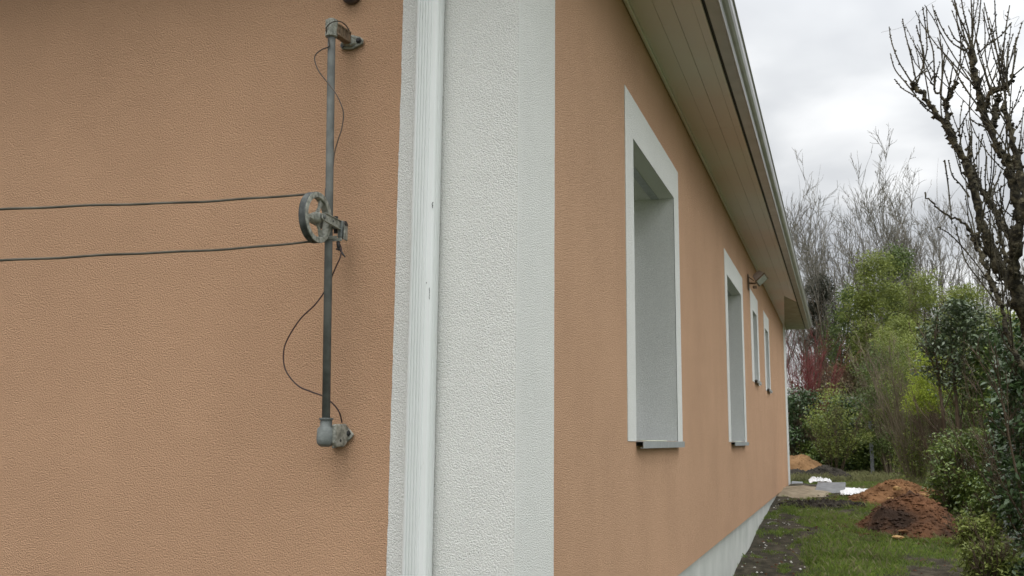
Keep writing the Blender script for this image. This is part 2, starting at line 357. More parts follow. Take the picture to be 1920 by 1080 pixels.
for k, (y0, y1, z0, z1, s0, s1, sz) in enumerate(wins):
    wn = MB()       # render surround and reveal lining
    big = k < 2; zb = z0 - .002 if big else z0 - .03
    j = .0007
    strip(wn, (0, y0, zb), (0, y0, z1), (0, -1, 0), 0, y0 - s0, (1, 0, 0), 0, j)
    strip(wn, (0, y1, zb), (0, y1, z1), (0, 1, 0), 0, s1 - y1, (1, 0, 0), 0, j)
    strip(wn, (0, s0, z1), (0, s1, z1), (0, 0, 1), 0, sz - z1, (1, 0, 0), 0, j)
    # reveals
    wn.add([(T, y0, z0), (-RD, y0, z0), (-RD, y0, z1), (T, y0, z1)], [(0, 1, 2, 3)])
    wn.add([(T, y1, z0), (-RD, y1, z0), (-RD, y1, z1), (T, y1, z1)], [(3, 2, 1, 0)])
    wn.add([(T, y0, z1), (-RD, y0, z1), (-RD, y1, z1), (T, y1, z1)], [(0, 1, 2, 3)])
    surround = wn.build('window', M['white'], house)
    if big: MB().box((-.125, y0 + .002, z1 - .004), (-.082, y1 - .002, z1 - .001)).build('shutter_slot', M['alu'], surround)
    fr = MB(); fw = .06; fx0, fx1 = -RD - .06, -RD + .001
    fr.box((fx0, y0, z0), (fx1, y0 + fw, z1)).box((fx0, y1 - fw, z0), (fx1, y1, z1)).box((fx0, y0 + fw, z0), (fx1, y1 - fw, z0 + fw)).box((fx0, y0 + fw, z1 - fw), (fx1, y1 - fw, z1))
    if big: fr.box((fx0 + .002, (y0 + y1) / 2 - .05, z0 + fw), (fx1 + .004, (y0 + y1) / 2 + .05, z1 - fw))
    fr.build('frame', M['pvc'], surround, bevel=.004)
    MB().box((fx0 + .02, y0 + fw - .01, z0 + fw - .01), (fx0 + .03, y1 - fw + .01, z1 - fw + .01)).build('pane', M['glass'], surround)
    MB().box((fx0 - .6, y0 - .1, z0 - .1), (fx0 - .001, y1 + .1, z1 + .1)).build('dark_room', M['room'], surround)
    # folded aluminium sill: top plate, front lip, small return
    si = MB(); zt = z0 - .0015; pr = .034; dp = .028; th = .003
    yl, yr = y0 + .004, (y1 + .035 if big else y1 + .02)
    si.box((-RD, y0 + .004, zt - th), (.001, y1 - .004, zt)).box((.001, yl, zt - th), (pr, yr, zt)).box((pr - th, yl, zt - dp), (pr, yr, zt - th)).box((pr - .014, yl, zt - dp - th), (pr, yr, zt - dp))
    si.build('sill', M['alu'], surround)
    ug = MB().box((-.02, y0 + .006, zt - .02), (.002, y1 - .006, zt - th - .0005)).build('sill_bed', M['dark'], surround)
    if big: MB().box((-.03, y0 + .25, zt + .0005), (.0025, y1 - .35, zt + .005)).build('sill_joint', M['sealant'], surround, bevel=.002)

# eave: boards, gutter, roof
YE = HL + .185
bd = MB(); offs = [.022, .122, .206, .292, .333]; segs = [(-.333, 3.400), (3.404, 8.35), (8.354, YE)]
for i in range(4):
    gl, gr_ = (.001 if i == 2 else .0005), (.001 if i == 1 else .0005)
    for a, b_ in segs: bd.box((offs[i] + gl, a, ZS), (offs[i + 1] - gr_, b_, ZS + .012))
    bd.box((-HW - .3, -offs[i + 1] + .0015, ZS), (-.002 if i else -.002, -offs[i] - .0015, ZS + .012))
    bd.box((-HW - offs[i + 1] + .0015, 0, ZS), (-HW - offs[i] - .0015, YE, ZS + .012))
bd.build('soffit', M['soffit'], house, bevel=.001)
tr = MB().box((.0045, -.005, ZS - .016), (.021, HL, ZS + .010)).box((-HW, -.021, ZS - .016), (0, -.0045, ZS + .01)); tr.build('soffit_trim', M['soffit'], house, bevel=.003)
MB().box((-HW - .34, -.345, ZS + .0135), (.345, YE - .002, ZS + .03)).build('soffit_backing', M['dark'], house)
A = [(.198, 10.78), (.334, 11.4), (.334, YE + .002), (.001, YE + .002), (.001, 14.58)]
MB().prism([(x_, y_, ZS - .0035) for x_, y_ in A], (0, 0, .003)).build('soffit_patch', M['soffit_olive'], house, label='dull olive unpainted end of the soffit')
def sweep(prof, closed=False, caps=True):
    """profile (outward offset, z) swept along the eave, mitred at the two near corners"""
    mb = MB(); n = len(prof); vs = []
    for o, z in prof: vs += [(o, YE, z), (o, -o, z), (-HW - o, -o, z), (-HW - o, YE, z)]
    fs = []
    for i in range(n if closed else n - 1):
        j = (i + 1) % n
        for k in range(3): fs.append((4 * i + k, 4 * j + k, 4 * j + k + 1, 4 * i + k + 1))
    if caps: fs += [tuple(4 * i for i in range(n)), tuple(4 * i + 3 for i in range(n))[::-1]]
    mb.add(vs, fs); return mb
prof = [(.350, ZS - .001), (.402, ZS - .001), (.406, ZS - .007), (.412, ZS - .007), (.415, ZS + .000), (.413, ZS + .012), (.418, ZS + .020), (.430, ZS + .026), (.442, ZS + .036), (.450, ZS + .050), (.453, ZS + .068), (.450, ZS + .084), (.452, ZS + .090), (.460, ZS + .094), (.460, ZS + .102), (.450, ZS + .104), (.350, ZS + .104)]
g = sweep(prof, True).build('gutter', M['gutter'], house)
# roof with a hip towards the camera and a gable at the far end
o_ = .40; ze = ZS + .115; yr0 = HW / 2
rf = MB().add([(o_, YE, ze), (o_, -o_, ze), (-HW - o_, -o_, ze), (-HW - o_, YE, ze), (-HW / 2, YE, RZ), (-HW / 2, yr0, RZ)],
              [(0, 1, 5, 4)[::-1], (1, 2, 5)[::-1], (2, 3, 4, 5)[::-1]])
ro = rf.build('roof', M['tile'], house); md = ro.modifiers.new('thick', 'SOLIDIFY'); md.thickness = .06; md.offset = 1
for y_ in np.arange(.0, 0, 1): pass
# chimney-free ridge tiles
MB().tube([(-HW / 2, yr0, RZ + .05), (-HW / 2, YE, RZ + .05)], .09, 10).build('ridge_cap', M['tile'], ro, smooth=True)

# fluted downpipe on the left wall
px0, px1, py0, py1 = -.3085, -.2345, -.057, -.012
def pipe_section():
    P = []; r = .010
    P += [(px0, py1), (px0, py0 + r)]
    for a in (200, 225, 250): P.append((px0 + r + r * math.cos(rad(a)), py0 + r + r * math.sin(rad(a))))
    fl = [.014, .023, .032, .041, .052]
    P.append((px0 + r, py0))
    for f in fl:   # narrow raised beads
        for dx, dy in ((-.0036, 0), (-.0024, -.0042), (-.0002, -.0042), (.0012, 0)): P.append((px0 + f + dx, py0 + dy))
    P.append((px1 - .013, py0))
    for a in (290, 315, 340): P.append((px1 - r + r * math.cos(rad(a)), py0 + r + r * math.sin(rad(a))))
    for f in (.016, .026): 
        for dy, dx in ((-.0018, 0), (-.0008, .0016), (.0008, .0016), (.0018, 0)): P.append((px1 + dx, py0 + f + dy))
    P += [(px1, py1)]
    return P
sec = pipe_section()
dpp = MB().prism([(x_, y_, -.05) for x_, y_ in sec], (0, 0, 3.22)).build('downpipe', M['pipe'], house)
# swan neck up to the gutter
nk = MB()
nk.prism([(px0 - .003, py0 - .004, 3.05), (px1 + .003, py0 - .004, 3.05), (px1 + .003, py1 + .003, 3.05), (px0 - .003, py1 + .003, 3.05)], (0, 0, .06))
c0 = [(px0, py0, 3.165), (px1, py0, 3.165), (px1, py1, 3.165), (px0, py1, 3.165)]
nk.add(c0 + [(q[0], q[1] - .33, ZS - .01) for q in c0], [(0, 1, 5, 4), (1, 2, 6, 5), (2, 3, 7, 6), (3, 0, 4, 7)])
nk.build('swan_neck', M['pipe'], dpp)
for z in (2.98, 1.15):
    MB().box((px0 - .003, py1 - .002, z), (px1 + .003, -.0032, z + .03)).build('pipe_clip', M['pipe'], dpp)
rs = random.Random(8)      # scuffs in the lacquer: flat flakes of bare dark metal
def scuff(c, n, sx, sz, r0, r1):
    mb = MB(); zz_ = 0; P_ = []; k = n
    L_ = [(c[0] + rs.gauss(0, sx) - rs.uniform(r0, r1), c[2] - sz + 2 * sz * i / k) for i in range(k + 1)]; R_ = [(a[0] + rs.uniform(r0, r1) * 1.6, a[1]) for a in L_]
    mb.prism([(a, c[1], z_) for a, z_ in L_ + R_[::-1]], (0, -.0004, 0)); return mb.build('scuff', M['bolt'], dpp)
q = at_y(819, 385, py0 + .006); scuff((px1 - .0045, py0 + .0002, q[2]), 7, .0006, .009, .0008, .0022)
q = at_y(812, 550, py0); scuff((px1 - .0075, py0, q[2]), 9, .0003, .017, .0004, .001)
q = at_y(806, 530, py0); scuff((px1 - .017, py0, q[2]), 2, .0002, .0018, .0009, .0013)

# ================================================================ things on the walls
# dark round fixture under the eave on the left wall, just entering the frame
c = at_y(652, -18, -.035)
fx = thing('wall_lamp', 'dark brown rounded wall fixture above the clothesline post, mostly out of frame', 'lamp', (c[0], -.0, c[2]))
MB().lathe((c[0], -.002, c[2]), (0, -1, 0), [(0, .033), (.010, .034), (.014, .030)], 24).build('wall_plate', M['fixture'], fx, True)
MB().lathe((c[0], -.014, c[2]), (0, -1, 0), [(0, .024), (.018, .026), (.034, .021), (.042, .010), (.044, .001)], 24).build('dome', M['fixture'], fx, True)

# floodlight
fy = 7.50; fb = np.array([.004, fy, 3.262])
fl = thing('floodlight', 'small old floodlight on a rust stained bracket above the third window', 'floodlight', fb)
MB().box((.0035, fy - .05, 3.165), (.012, fy + .05, 3.325)).build('back_plate', M['brownmetal'], fl, bevel=.003)
MB().tube([(.012, fy, 3.235), (.07, fy, 3.230), (.105, fy, 3.245)], .009, 8).tube([(.012, fy, 3.30), (.06, fy, 3.26)], .004, 6).build('arm', M['brownmetal'], fl, True)
d = np.array([.55, -.15, -.62]); d /= np.linalg.norm(d); u = np.cross(d, (0, 1, 0)); u /= np.linalg.norm(u); v = np.cross(d, u)
hc = np.array([.125, fy, 3.285])
hb = MB(); vs = []
for a, s1, s2 in ((-.06, .028, .045), (-.045, .045, .065), (.02, .062, .088)):
    for i, j in ((-1, -1), (1, -1), (1, 1), (-1, 1)): vs.append(hc + d * a + u * s1 * i + v * s2 * j)
hb.add(vs, [(0, 1, 2, 3)[::-1], (8, 9, 10, 11)] + [(4 * k + i, 4 * k + (i + 1) % 4, 4 * k + 4 + (i + 1) % 4, 4 * k + 4 + i) for k in (0, 1) for i in range(4)])
lh = hb.build('lamp_head', M['lampbody'], fl, bevel=.004)
MB().obox(hc + d * .026, d * .006, u * .066, v * .093).build('bezel', M['brownmetal'], lh, bevel=.003)
MB().obox(hc + d * .033, d * .002, u * .052, v * .078).build('pane', M['lampglass'], lh)
MB().box((.05, fy - .02, 3.178), (.09, fy + .03, 3.205)).build('sensor', M['brownmetal'], fl, bevel=.006)

# ---------------------------------------------------------------- clothesline post
YP = -.10
top = at_y(622, 46, YP); bot = at_y(611, 806, -.082)
post = thing('clothesline_post', 'grey galvanised pole held off the orange wall by two cast brackets with a pulley', 'clothesline post', (bot[0], bot[1], bot[2]))
ax = (top - bot) / np.linalg.norm(top - bot)
def along(z): return bot + ax * ((z - bot[2]) / ax[2])
MB().tube([bot, top], .0118, 20).build('pole', M['steel'], post, True)
# lower bracket: round socket, flat ear, bolted foot on the wall
lb = MB()
lb.lathe(bot + (0, 0, -.048), (0, 0, 1), [(.000, .010), (.004, .019), (.010, .024), (.022, .026), (.052, .0245), (.058, .0175), (.076, .0168), (.077, .0205), (.081, .0205), (.082, .0165)], 28)
lowb = lb.build('bracket', M['castdark'], post, True)
lowb['label'] = 'lower cast bracket with round socket'
mo = lowb.modifiers.new('edge', 'EDGE_SPLIT'); mo.split_angle = rad(50)
r0 = at_y(652, 800, -.012)     # foot on the wall
ear = MB(); cx_ = bot[0] + .022
yo, yi = bot[1] - .006, -.010
prof_ = []
for (yy, zz_) in [(yo, .020), (yi - .014, .022), (yi - .002, .014), (yi - .000, -.022), (yi - .008, -.036), (yi - .022, -.044), (yo + .014, -.044), (yo, -.032)]:
    prof_.append((cx_ + .0, yy, bot[2] - .018 + zz_ + .014))
ear.prism(prof_, (.012, 0, 0)); ear.build('ear_plate', M['cast'], lowb, bevel=.004)
ft = MB(); bx, bz = at_y(650, 803, -.02)[0] - .022, bot[2] + .004
ft.prism([(bx - .03, -.012, bz + .012), (bx + .012, -.012, bz + .012), (bx + .040, -.012, bz - .016), (bx + .034, -.012, bz - .026), (bx + .004, -.012, bz - .050), (bx - .03, -.012, bz - .058)], (0, .0085, 0))
ft.build('wall_foot', M['cast'], lowb, bevel=.003)
MB().lathe((bx + .022, -.012, bz - .013), (0, -1, 0), [(0, .010), (.002, .010), (.0021, .0075), (.008, .0072), (.009, .005)], 6).build('bolt', M['bolt'], lowb)
MB().lathe((cx_ + .012, bot[1] + .026, bz - .034), (1, 0, 0), [(0, .0042), (.0012, .0042)], 10).build('bolt', M['bolt'], lowb)
# upper bracket: finned cap on the pole and a ribbed arm dropping back to a bolted foot
ub = MB()
ub.lathe(top, (0, 0, 1), [(-.042, .0150), (-.040, .0182), (-.030, .0188), (-.012, .0180), (-.008, .0165), (.004, .0160), (.012, .0158), (.016, .013)], 28)
upb = ub.build('bracket', M['cast'], post, True); upb['label'] = 'upper cast bracket with finned cap'
mo = upb.modifiers.new('edge', 'EDGE_SPLIT'); mo.split_angle = rad(50)
fn = MB()
for a in range(0, 360, 45):
    dx, dy = math.cos(rad(a)), math.sin(rad(a)); fn.obox(top + (dx * .0165, dy * .0165, -.002), (dx * .003, dy * .003, 0), (-dy * .0022, dx * .0022, 0), (0, 0, .015))
fn.build('cap_fins', M['cast'], upb, bevel=.0015)
wr = at_y(664, 78, -.014)
arm = MB()
pa = top + np.array([.012, .004, -.016]); pb = np.array([wr[0] - .012, -.030, wr[2] + .006])
dd = pb - pa; Ld = np.linalg.norm(dd); dd /= Ld; sd_ = np.cross(dd, (0, 0, 1)); sd_ /= np.linalg.norm(sd_); ud = np.cross(sd_, dd)
arm.obox((pa + pb) / 2, dd * (Ld / 2 + .004), sd_ * .0075, ud * .016)
for s in (-1, 1): arm.obox((pa + pb) / 2 + ud * .016 * s, dd * (Ld / 2), sd_ * .0115, ud * .0028)
for f in (.2, .5, .8): arm.obox(pa + dd * Ld * f, dd * .0022, sd_ * .0112, ud * .016)
arm.build('ribbed_arm', M['brownmetal'], upb, bevel=.0015)
ft = MB(); fx_, fz = wr[0], wr[2]
ft.prism([(fx_ - .052, -.013, fz - .006), (fx_ - .046, -.013, fz + .012), (fx_ - .012, -.013, fz + .026), (fx_ + .020, -.013, fz + .014), (fx_ + .030, -.013, fz + .004), (fx_ + .028, -.013, fz - .009), (fx_ - .006, -.013, fz - .022), (fx_ - .044, -.013, fz - .018)], (0, .0095, 0))
ft.prism([(fx_ - .036, -.033, fz - .010), (fx_ - .030, -.033, fz + .016), (fx_ - .004, -.026, fz + .016), (fx_ + .006, -.018, fz - .006), (fx_ - .008, -.026, fz - .016)], (0, .022, 0))
ft.build('wall_foot', M['cast'], upb, bevel=.003)
MB().lathe((fx_ + .016, -.013, fz + .0015), (0, -1, 0), [(0, .010), (.002, .010), (.0021, .0072), (.008, .007), (.009, .005)], 6).build('bolt', M['bolt'], upb)
MB().lathe((fx_ - .040, -.013, fz - .008), (0, -1, 0), [(0, .007), (.004, .0062)], 6).build('bolt', M['bolt'], upb)
# pulley: rim with a groove, three spokes, hub, between two fork plates
WY = -.168; wc = at_y(592, 408, WY); WX, WZ = wc[0], wc[2]; RW = .0735
wh = MB(); hw = .011
wh.lathe((WX, WY, WZ), (1, 0, 0), [(-hw, RW), (-hw + .004, RW), (-.002, RW - .007), (.002, RW - .007), (hw - .004, RW), (hw, RW), (hw + .0005, RW - .002), (hw, RW - .0145), (hw - .002, RW - .016), (-hw + .002, RW - .016), (-hw, RW - .0145), (-hw - .0005, RW - .002)], 72, True)
wheel = wh.build('pulley_wheel', M['cast'], post, True); mo = wheel.modifiers.new('edge', 'EDGE_SPLIT'); mo.split_angle = rad(35)
MB().lathe((WX, WY, WZ), (1, 0, 0), [(-hw - .0008, RW + .0006), (-hw + .0045, RW + .0006), (-.003, RW - .0045), (.003, RW - .0045), (hw - .006, RW + .0006), (hw - .002, RW + .0006), (hw - .002, RW - .009), (-hw - .0008, RW - .009)], 72, True).build('groove_lining', M['tread'], wheel, True)
spk = MB()
for a in (100, 220, 340):
    ca, sa = math.cos(rad(a - 35)), math.sin(rad(a - 35)); dr = np.array([0, ca, sa]); tn = np.array([0, -sa, ca])
    Pc = np.array([WX, WY, WZ])
    pts = [Pc + dr * .013 - tn * .009, Pc + dr * .013 + tn * .009, Pc + dr * .035 + tn * .0045, Pc + dr * .060 + tn * .012, Pc + dr * .060 - tn * .012, Pc + dr * .035 - tn * .0045]
    spk.prism([q + np.array([-.003, 0, 0]) for q in pts], (.007, 0, 0))
spk.build('spokes', M['cast'], wheel, bevel=.002)
MB().lathe((WX, WY, WZ), (1, 0, 0), [(-.019, .0095), (-.017, .0125), (-.006, .0165), (.006, .0165), (.017, .0125), (.0185, .0095)], 24).build('hub', M['cast'], wheel, True)
pp = along(WZ)
fk = MB()
for s in (-1, 1):
    X0 = WX + s * .0235; th = .0042
    zz0 = WZ; ye = -.046
    P_ = [(WY - .010, .004), (WY - .006, .0105), (WY + .002, .0125), (ye - .01, .0085), (ye, .004), (ye, -.016), (ye - .012, -.018), (WY + .004, -.0105), (WY - .006, -.0085), (WY - .010, -.004)]
    fk.prism([(X0, y_, zz0 + dz) for y_, dz in P_], (th, 0, 0))
    for dz0, dz1 in (((.0125), (.0085)), ((-.0105), (-.018))):
        fk.prism([(X0 - .0005, WY + .003, zz0 + dz0 - .0012), (X0 - .0005, ye - .01, zz0 + dz1 - .0012), (X0 - .0005, ye - .01, zz0 + dz1 + .0012), (X0 - .0005, WY + .003, zz0 + dz0 + .0012)], (.0085 if s > 0 else .006, 0, 0))
fork = fk.build('fork', M['cast'], post, bevel=.001)
MB().lathe((WX - .029, WY, WZ), (1, 0, 0), [(0, .005), (.0025, .005), (.0026, .0042), (.056, .0042), (.0561, .0062), (.0605, .006), (.061, .004)], 12).build('axle', M['steel'], fork, True)
for yy in (WY + .052, ye - .008): MB().lathe((WX + .0275, yy, WZ - .001), (1, 0, 0), [(0, .0034), (.0008, .0034)], 10).build('bolt', M['bolt'], fork)
# clamp around the pole below the fork
cl = MB(); cz = WZ - .047
pc = along(cz); cl.box((pc[0] - .020, pc[1] - .0165, cz - .005), (pc[0] + .036, pc[1] - .0125, cz + .005)).box((pc[0] - .020, pc[1] + .0125, cz - .005), (pc[0] + .036, pc[1] + .0165, cz + .005))
cl.box((pc[0] - .0225, pc[1] - .0165, cz - .007), (pc[0] - .016, pc[1] + .0165, cz + .007))
clamp = cl.build('clamp', M['cast'], post, bevel=.0012)
cb2 = MB(); cb2.box((pc[0] + .018, -.074, cz + .006), (pc[0] + .034, -.046, WZ + .012)).box((pc[0] - .018, -.062, WZ - .010), (pc[0] + .034, -.048, WZ + .006))
cb2.build('pivot_block', M['castdark'], post, bevel=.004)
MB().lathe((WX, -.052, WZ - .022), (0, 0, 1), [(0, .006), (.052, .006)], 12).build('bolt', M['bolt'], clamp)
MB().lathe((WX + .027, -.050, WZ + .004), (1, 0, .3), [(0, .009), (.008, .009)], 12).build('bolt', M['bolt'], clamp)
MB().lathe((WX + .026, -.060, WZ - .026), (1, 0, 0), [(0, .008), (.014, .008)], 8).build('bolt', M['bolt'], clamp)
MB().obox((pc[0] + .040, -.062, WZ - .026), (.0022, 0, 0), (0, .010, 0), (0, 0, .022)).build('end_plate', M['cast'], clamp, bevel=.0015)
# dark hooked lever below the clamp
h0 = np.array([pc[0] + .022, -.072, cz - .006])
MB().tube([h0, h0 + (.001, 0, -.012), h0 + (.004, 0, -.026)], [.006, .0055, .004], 8).tube([h0 + (-.004, -.002, -.022), h0 + (.008, -.002, -.024), h0 + (.020, -.004, -.040), h0 + (.028, -.005, -.048)], [.003, .004, .003, .0016], 8).build('hook', M['bolt'], clamp, True)

# the line itself: one loop round the pulley, both runs leaving to the left
rr = RW - .0045
lp = []
Eu = CAM + ray(0, 392) * 2.36; El = CAM + ray(0, 487) * 2.36
tu = np.array([WX, WY + .004, WZ + rr + .001]); tl = np.array([WX, WY + .004, WZ - rr - .001])
def run(a, b, n, ext, sag, seed):
    r_ = random.Random(seed); o = []
    for i in range(n + 1):
        f = i / n * ext; q = a + (b - a) * f; s_ = f if f < 1 else 1
        q = q + np.array([0, 0, -sag * 4 * s_ * (1 - s_)]) + np.array([0, 0, .0016 * math.sin(f * 9 + seed) + .0008 * math.sin(f * 26 + seed)])
        if f < .02: q = a.copy()
        o.append(q)
    return o
up_ = run(tu, Eu, 90, 2.6, .004, 1); lo_ = run(tl, El, 90, 2.6, .006, 2)
arc = [np.array([WX, WY + math.cos(a) * rr, WZ + math.sin(a) * rr]) for a in np.linspace(math.pi / 2 - .1, -math.pi / 2 + .1, 20)]
ro_ = MB().tube(up_[::-1] + arc + lo_, .0034, 8).build('clothesline', M['rope'], None, True)
tag(ro_, 'weathered grey washing line looped round the wall pulley, two runs leaving left', 'clothesline')
def catmull(P, n=8):
    P = [np.array(q, float) for q in P]; P = [2 * P[0] - P[1]] + P + [2 * P[-1] - P[-2]]; o = []
    for i in range(1, len(P) - 2):
        for k in range(n):
            t_ = k / n; a, b, c, d_ = P[i - 1:i + 3]
            o.append(.5 * (2 * b + (c - a) * t_ + (2 * a - 5 * b + 4 * c - d_) * t_ ** 2 + (3 * b - a - 3 * c + d_) * t_ ** 3))
    return o + [P[-2]]
c1 = [at_y(px, py, y_) for px, py, y_ in [(655, 58, -.075), (648, 47, -.085), (636, 40, -.11), (622, 42, -.125), (612, 52, -.122), (613, 63, -.116), (616, 75, -.114), (617, 87, -.114), (605, 92, -.114), (593, 101, -.114), (590, 112, -.114), (597, 132, -.116), (611, 151, -.120), (628, 173, -.120), (638, 192, -.112), (644, 213, -.105), (641, 240, -.10), (634, 262, -.095), (627, 288, -.085), (622, 330, -.082), (611, 352, -.085), (610, 375, -.085)]]
tag(MB().tube(catmull(c1), .0019, 6).build('cord', M['cordpale'], None, True), 'thin dark cord hanging in a loose curl from the top bracket of the pole', 'cord')
c2 = [at_y(px, py, y_) for px, py, y_ in [(634, 452, -.072), (640, 466, -.075), (638, 482, -.08), (630, 500, -.082), (617, 530, -.08), (607, 549, -.085), (590, 572, -.09), (565, 596, -.095), (545, 625, -.095), (533, 652, -.095), (532, 680, -.095), (540, 702, -.095), (560, 724, -.09), (585, 735, -.085), (604, 742, -.08), (620, 753, -.078), (632, 766, -.07), (638, 778, -.065), (641, 792, -.050)]]
tag(MB().tube(catmull(c2), .0022, 6).build('cord', M['cord'], None, True), 'dark red cord bowing out left between the pulley and the bottom bracket', 'cord')

# ================================================================ garden objects
def pile(name, label, x, y, rx, ry, h, mat, seed, sink=.05, pw=1.15, rough=.19, clods=60, clodmat=None, cs=(.008, .036)):
    r_ = random.Random(seed); k, n = 96, 34; vs = []; zc = G(x, y)
    for i in range(n + 1):
        f = i / n * 1.12
        for j in range(k):
            a = 2 * math.pi * j / k
            wob = 1 + .16 * mnoise.noise(Vector((math.cos(a) * 1.3, math.sin(a) * 1.3, seed)))
            X = x + rx * f * wob * math.cos(a); Y = y + ry * f * wob * math.sin(a)
            hh = h * max(0, 1 - f ** pw) if f < 1 else -sink * (f - 1) * 8
            nn = mnoise.noise(Vector((X * 3, Y * 3, seed))) * rough * h + mnoise.noise(Vector((X * 11, Y * 11, seed))) * rough * h * .35 + mnoise.noise(Vector((X * 33, Y * 33, seed))) * .012
            vs.append((X, Y, (zc * .5 + G(X, Y) * .5) - .01 + hh + nn * min(1, 2.2 * (1.12 - f))))
    fs = [(i * k + j, i * k + (j + 1) % k, (i + 1) * k + (j + 1) % k, (i + 1) * k + j) for i in range(n) for j in range(k)]
    mb = MB().add(vs, fs)
    for _ in range(clods):     # crumbs of earth, part of the heap
        i = int(n * r_.uniform(.05, 1) ** .7); j = r_.randrange(k); c = np.array(vs[i * k + j]); s = r_.uniform(*cs) * (1.3 if i > n * .7 else 1)
        q = [np.array([r_.uniform(.6, 1.2) * dx, r_.uniform(.6, 1.2) * dy, r_.uniform(.5, 1) * dz]) * s for dx, dy, dz in ((1, 0, 0), (0, 1, 0), (-1, 0, 0), (0, -1, 0), (0, 0, 1), (0, 0, -.6))]
        mb.add([c + p for p in q], [(0, 1, 4), (1, 2, 4), (2, 3, 4), (3, 0, 4), (1, 0, 5), (2, 1, 5), (3, 2, 5), (0, 3, 5)])
    o = mb.build(name, mat); tag(o, label, 'soil heap', 'heaps of dug earth'); return o
def rel(px, py, Y):    # world x of pixel column at world y
    return at_y(px, py, Y)[0]
yA = 8.6; pile('soil_heap', 'nearest dark brown earth heap, lowest on the lawn', rel(1708, 960, yA), yA, .60, .60, .47, M['dirt_brown'], 3, clods=900, pw=.88)
yB = 11.2; pile('soil_heap', 'orange brown earth heap with ochre stones behind the nearest heap', rel(1690, 930, yB), yB, .76, .62, .31, M['dirt_red'], 5, clods=700, pw=1.25)
yC = 20.0; pile('soil_heap', 'tan earth heap against the hedge beyond the house corner', rel(1500, 860, yC) - .1, yC, .72, .6, .46, M['dirt_tan'], 9, clods=120, pw=2.0)
yD = 17.8; pile('soil_heap', 'low black topsoil heap behind the white sheeting', rel(1545, 892, yD), yD, .65, .5, .26, M['soil_dark'], 12, clods=200, pw=1.6)
yD = 18.6; pile('soil_heap', 'black topsoil heap touching the end of the house', rel(1492, 890, yD), yD, .45, .5, .20, M['soil_dark'], 14, clods=80, pw=1.5)
yD = 10.5; pile('soil_heap', 'flat spread of dark soil in front of the sandy patch', rel(1545, 935, yD), yD, .55, .42, .07, M['soil_dark'], 15, clods=240, pw=1.6, rough=.5)
def rock(x, y, z, s, mat, label, seed, flat=.6):
    r_ = random.Random(seed); vs = []; k = 9
    for i, (zz_, rr_) in enumerate(((-.5, .7), (0, 1), (.35, .8), (.5, .35))):
        for j in range(k):
            a = 2 * math.pi * j / k; q = rr_ * r_.uniform(.75, 1.15)
            vs.append((x + s * q * math.cos(a), y + s * q * math.sin(a) * .8, z + s * zz_ * flat * r_.uniform(.8, 1.2)))
    fs = [(i * k + j, i * k + (j + 1) % k, (i + 1) * k + (j + 1) % k, (i + 1) * k + j) for i in range(3) for j in range(k)] + [tuple(range(k))[::-1], tuple(range(3 * k, 4 * k))]
    tag(MB().add(vs, fs).build('stone', mat, None), label, 'stone', 'loose stones on the earth heaps')
for i, (px, py, Y, s, fl_, lb_) in enumerate([
        (1680, 914, 10.75, .055, .9, 'ochre stone high on the orange heap, above the others'),
        (1672, 934, 10.55, .065, .5, 'ochre stone at the left foot of the orange heap'),
        (1732, 926, 10.9, .07, .4, 'flat stone on the right slope of the orange heap'),
        (1752, 938, 10.8, .085, .35, 'pale flat stone at the right foot of the orange heap'),
        (1693, 994, 8.02, .055, .5, 'brown stone at the front foot of the nearest heap'),
        (1683, 1005, 7.75, .06, .5, 'brown stone lying on the grass before the nearest heap')]):
    q = at_y(px, py, Y); rock(q[0], q[1], q[2] - .01, s, M['stone'] if i != 4 else M['dirt_red'], lb_, i + 20, fl_)
# sandy patch, slate-coloured panels, white sheeting
def patch(name, mat, cx_, cy_, rx, ry, h, seed, lift=.0, k=60, n=14):
    vs = []
    for i in range(n + 1):
        for j in range(k):
            a = 2 * math.pi * j / k; f = i / n * (1 + .25 * mnoise.noise(Vector((math.cos(a) * 2, math.sin(a) * 2, seed))))
            X, Y = cx_ + rx * f * math.cos(a), cy_ + ry * f * math.sin(a)
            vs.append((X, Y, G(X, Y) + lift + h * (1 - (i / n) ** 2) + .02 * mnoise.noise(Vector((X * 9, Y * 9, seed))) * (1 - i / n) - (.03 if i == n else 0)))
    fs = [(i * k + j, i * k + (j + 1) % k, (i + 1) * k + (j + 1) % k, (i + 1) * k + j) for i in range(n) for j in range(k)]
    return MB().add(vs, fs).build(name, mat, None, True)
o = patch('mortar_patch', M['sand'], .22, 12.6, .55, 1.4, .05, 2); tag(o, 'sandy rubble patch at the foot of the house corner', 'mortar patch')
def sheet(cx_, cy_, rx, ry, seed, label, lift=.03, amp=.035):
    k, n = 46, 30; vs = []
    for i in range(n + 1):
        for j in range(k + 1):
            u_, v_ = j / k * 2 - 1, i / n * 2 - 1
            e_ = 1 + .22 * mnoise.noise(Vector((u_ * 2.2, v_ * 2.2, seed)))
            X, Y = cx_ + rx * u_ * e_, cy_ + ry * v_ * e_
            edge = min(1, (1 - max(abs(u_), abs(v_))) * 3)
            h_ = (.35 - abs(mnoise.noise(Vector((u_ * 2, v_ * 2, seed))))) * amp * 1.6 + (.3 - abs(mnoise.noise(Vector((u_ * 5, v_ * 4, seed))))) * amp * .7
            vs.append((X, Y, G(X, Y) + lift + h_ * (.25 + .75 * edge)))
    fs = [(i * (k + 1) + j, i * (k + 1) + j + 1, (i + 1) * (k + 1) + j + 1, (i + 1) * (k + 1) + j) for i in range(n) for j in range(k)]
    o = MB().add(vs, fs).build('plastic_sheet', M['sheet'], None, True); tag(o, label, 'plastic sheet', 'crumpled white sheeting')
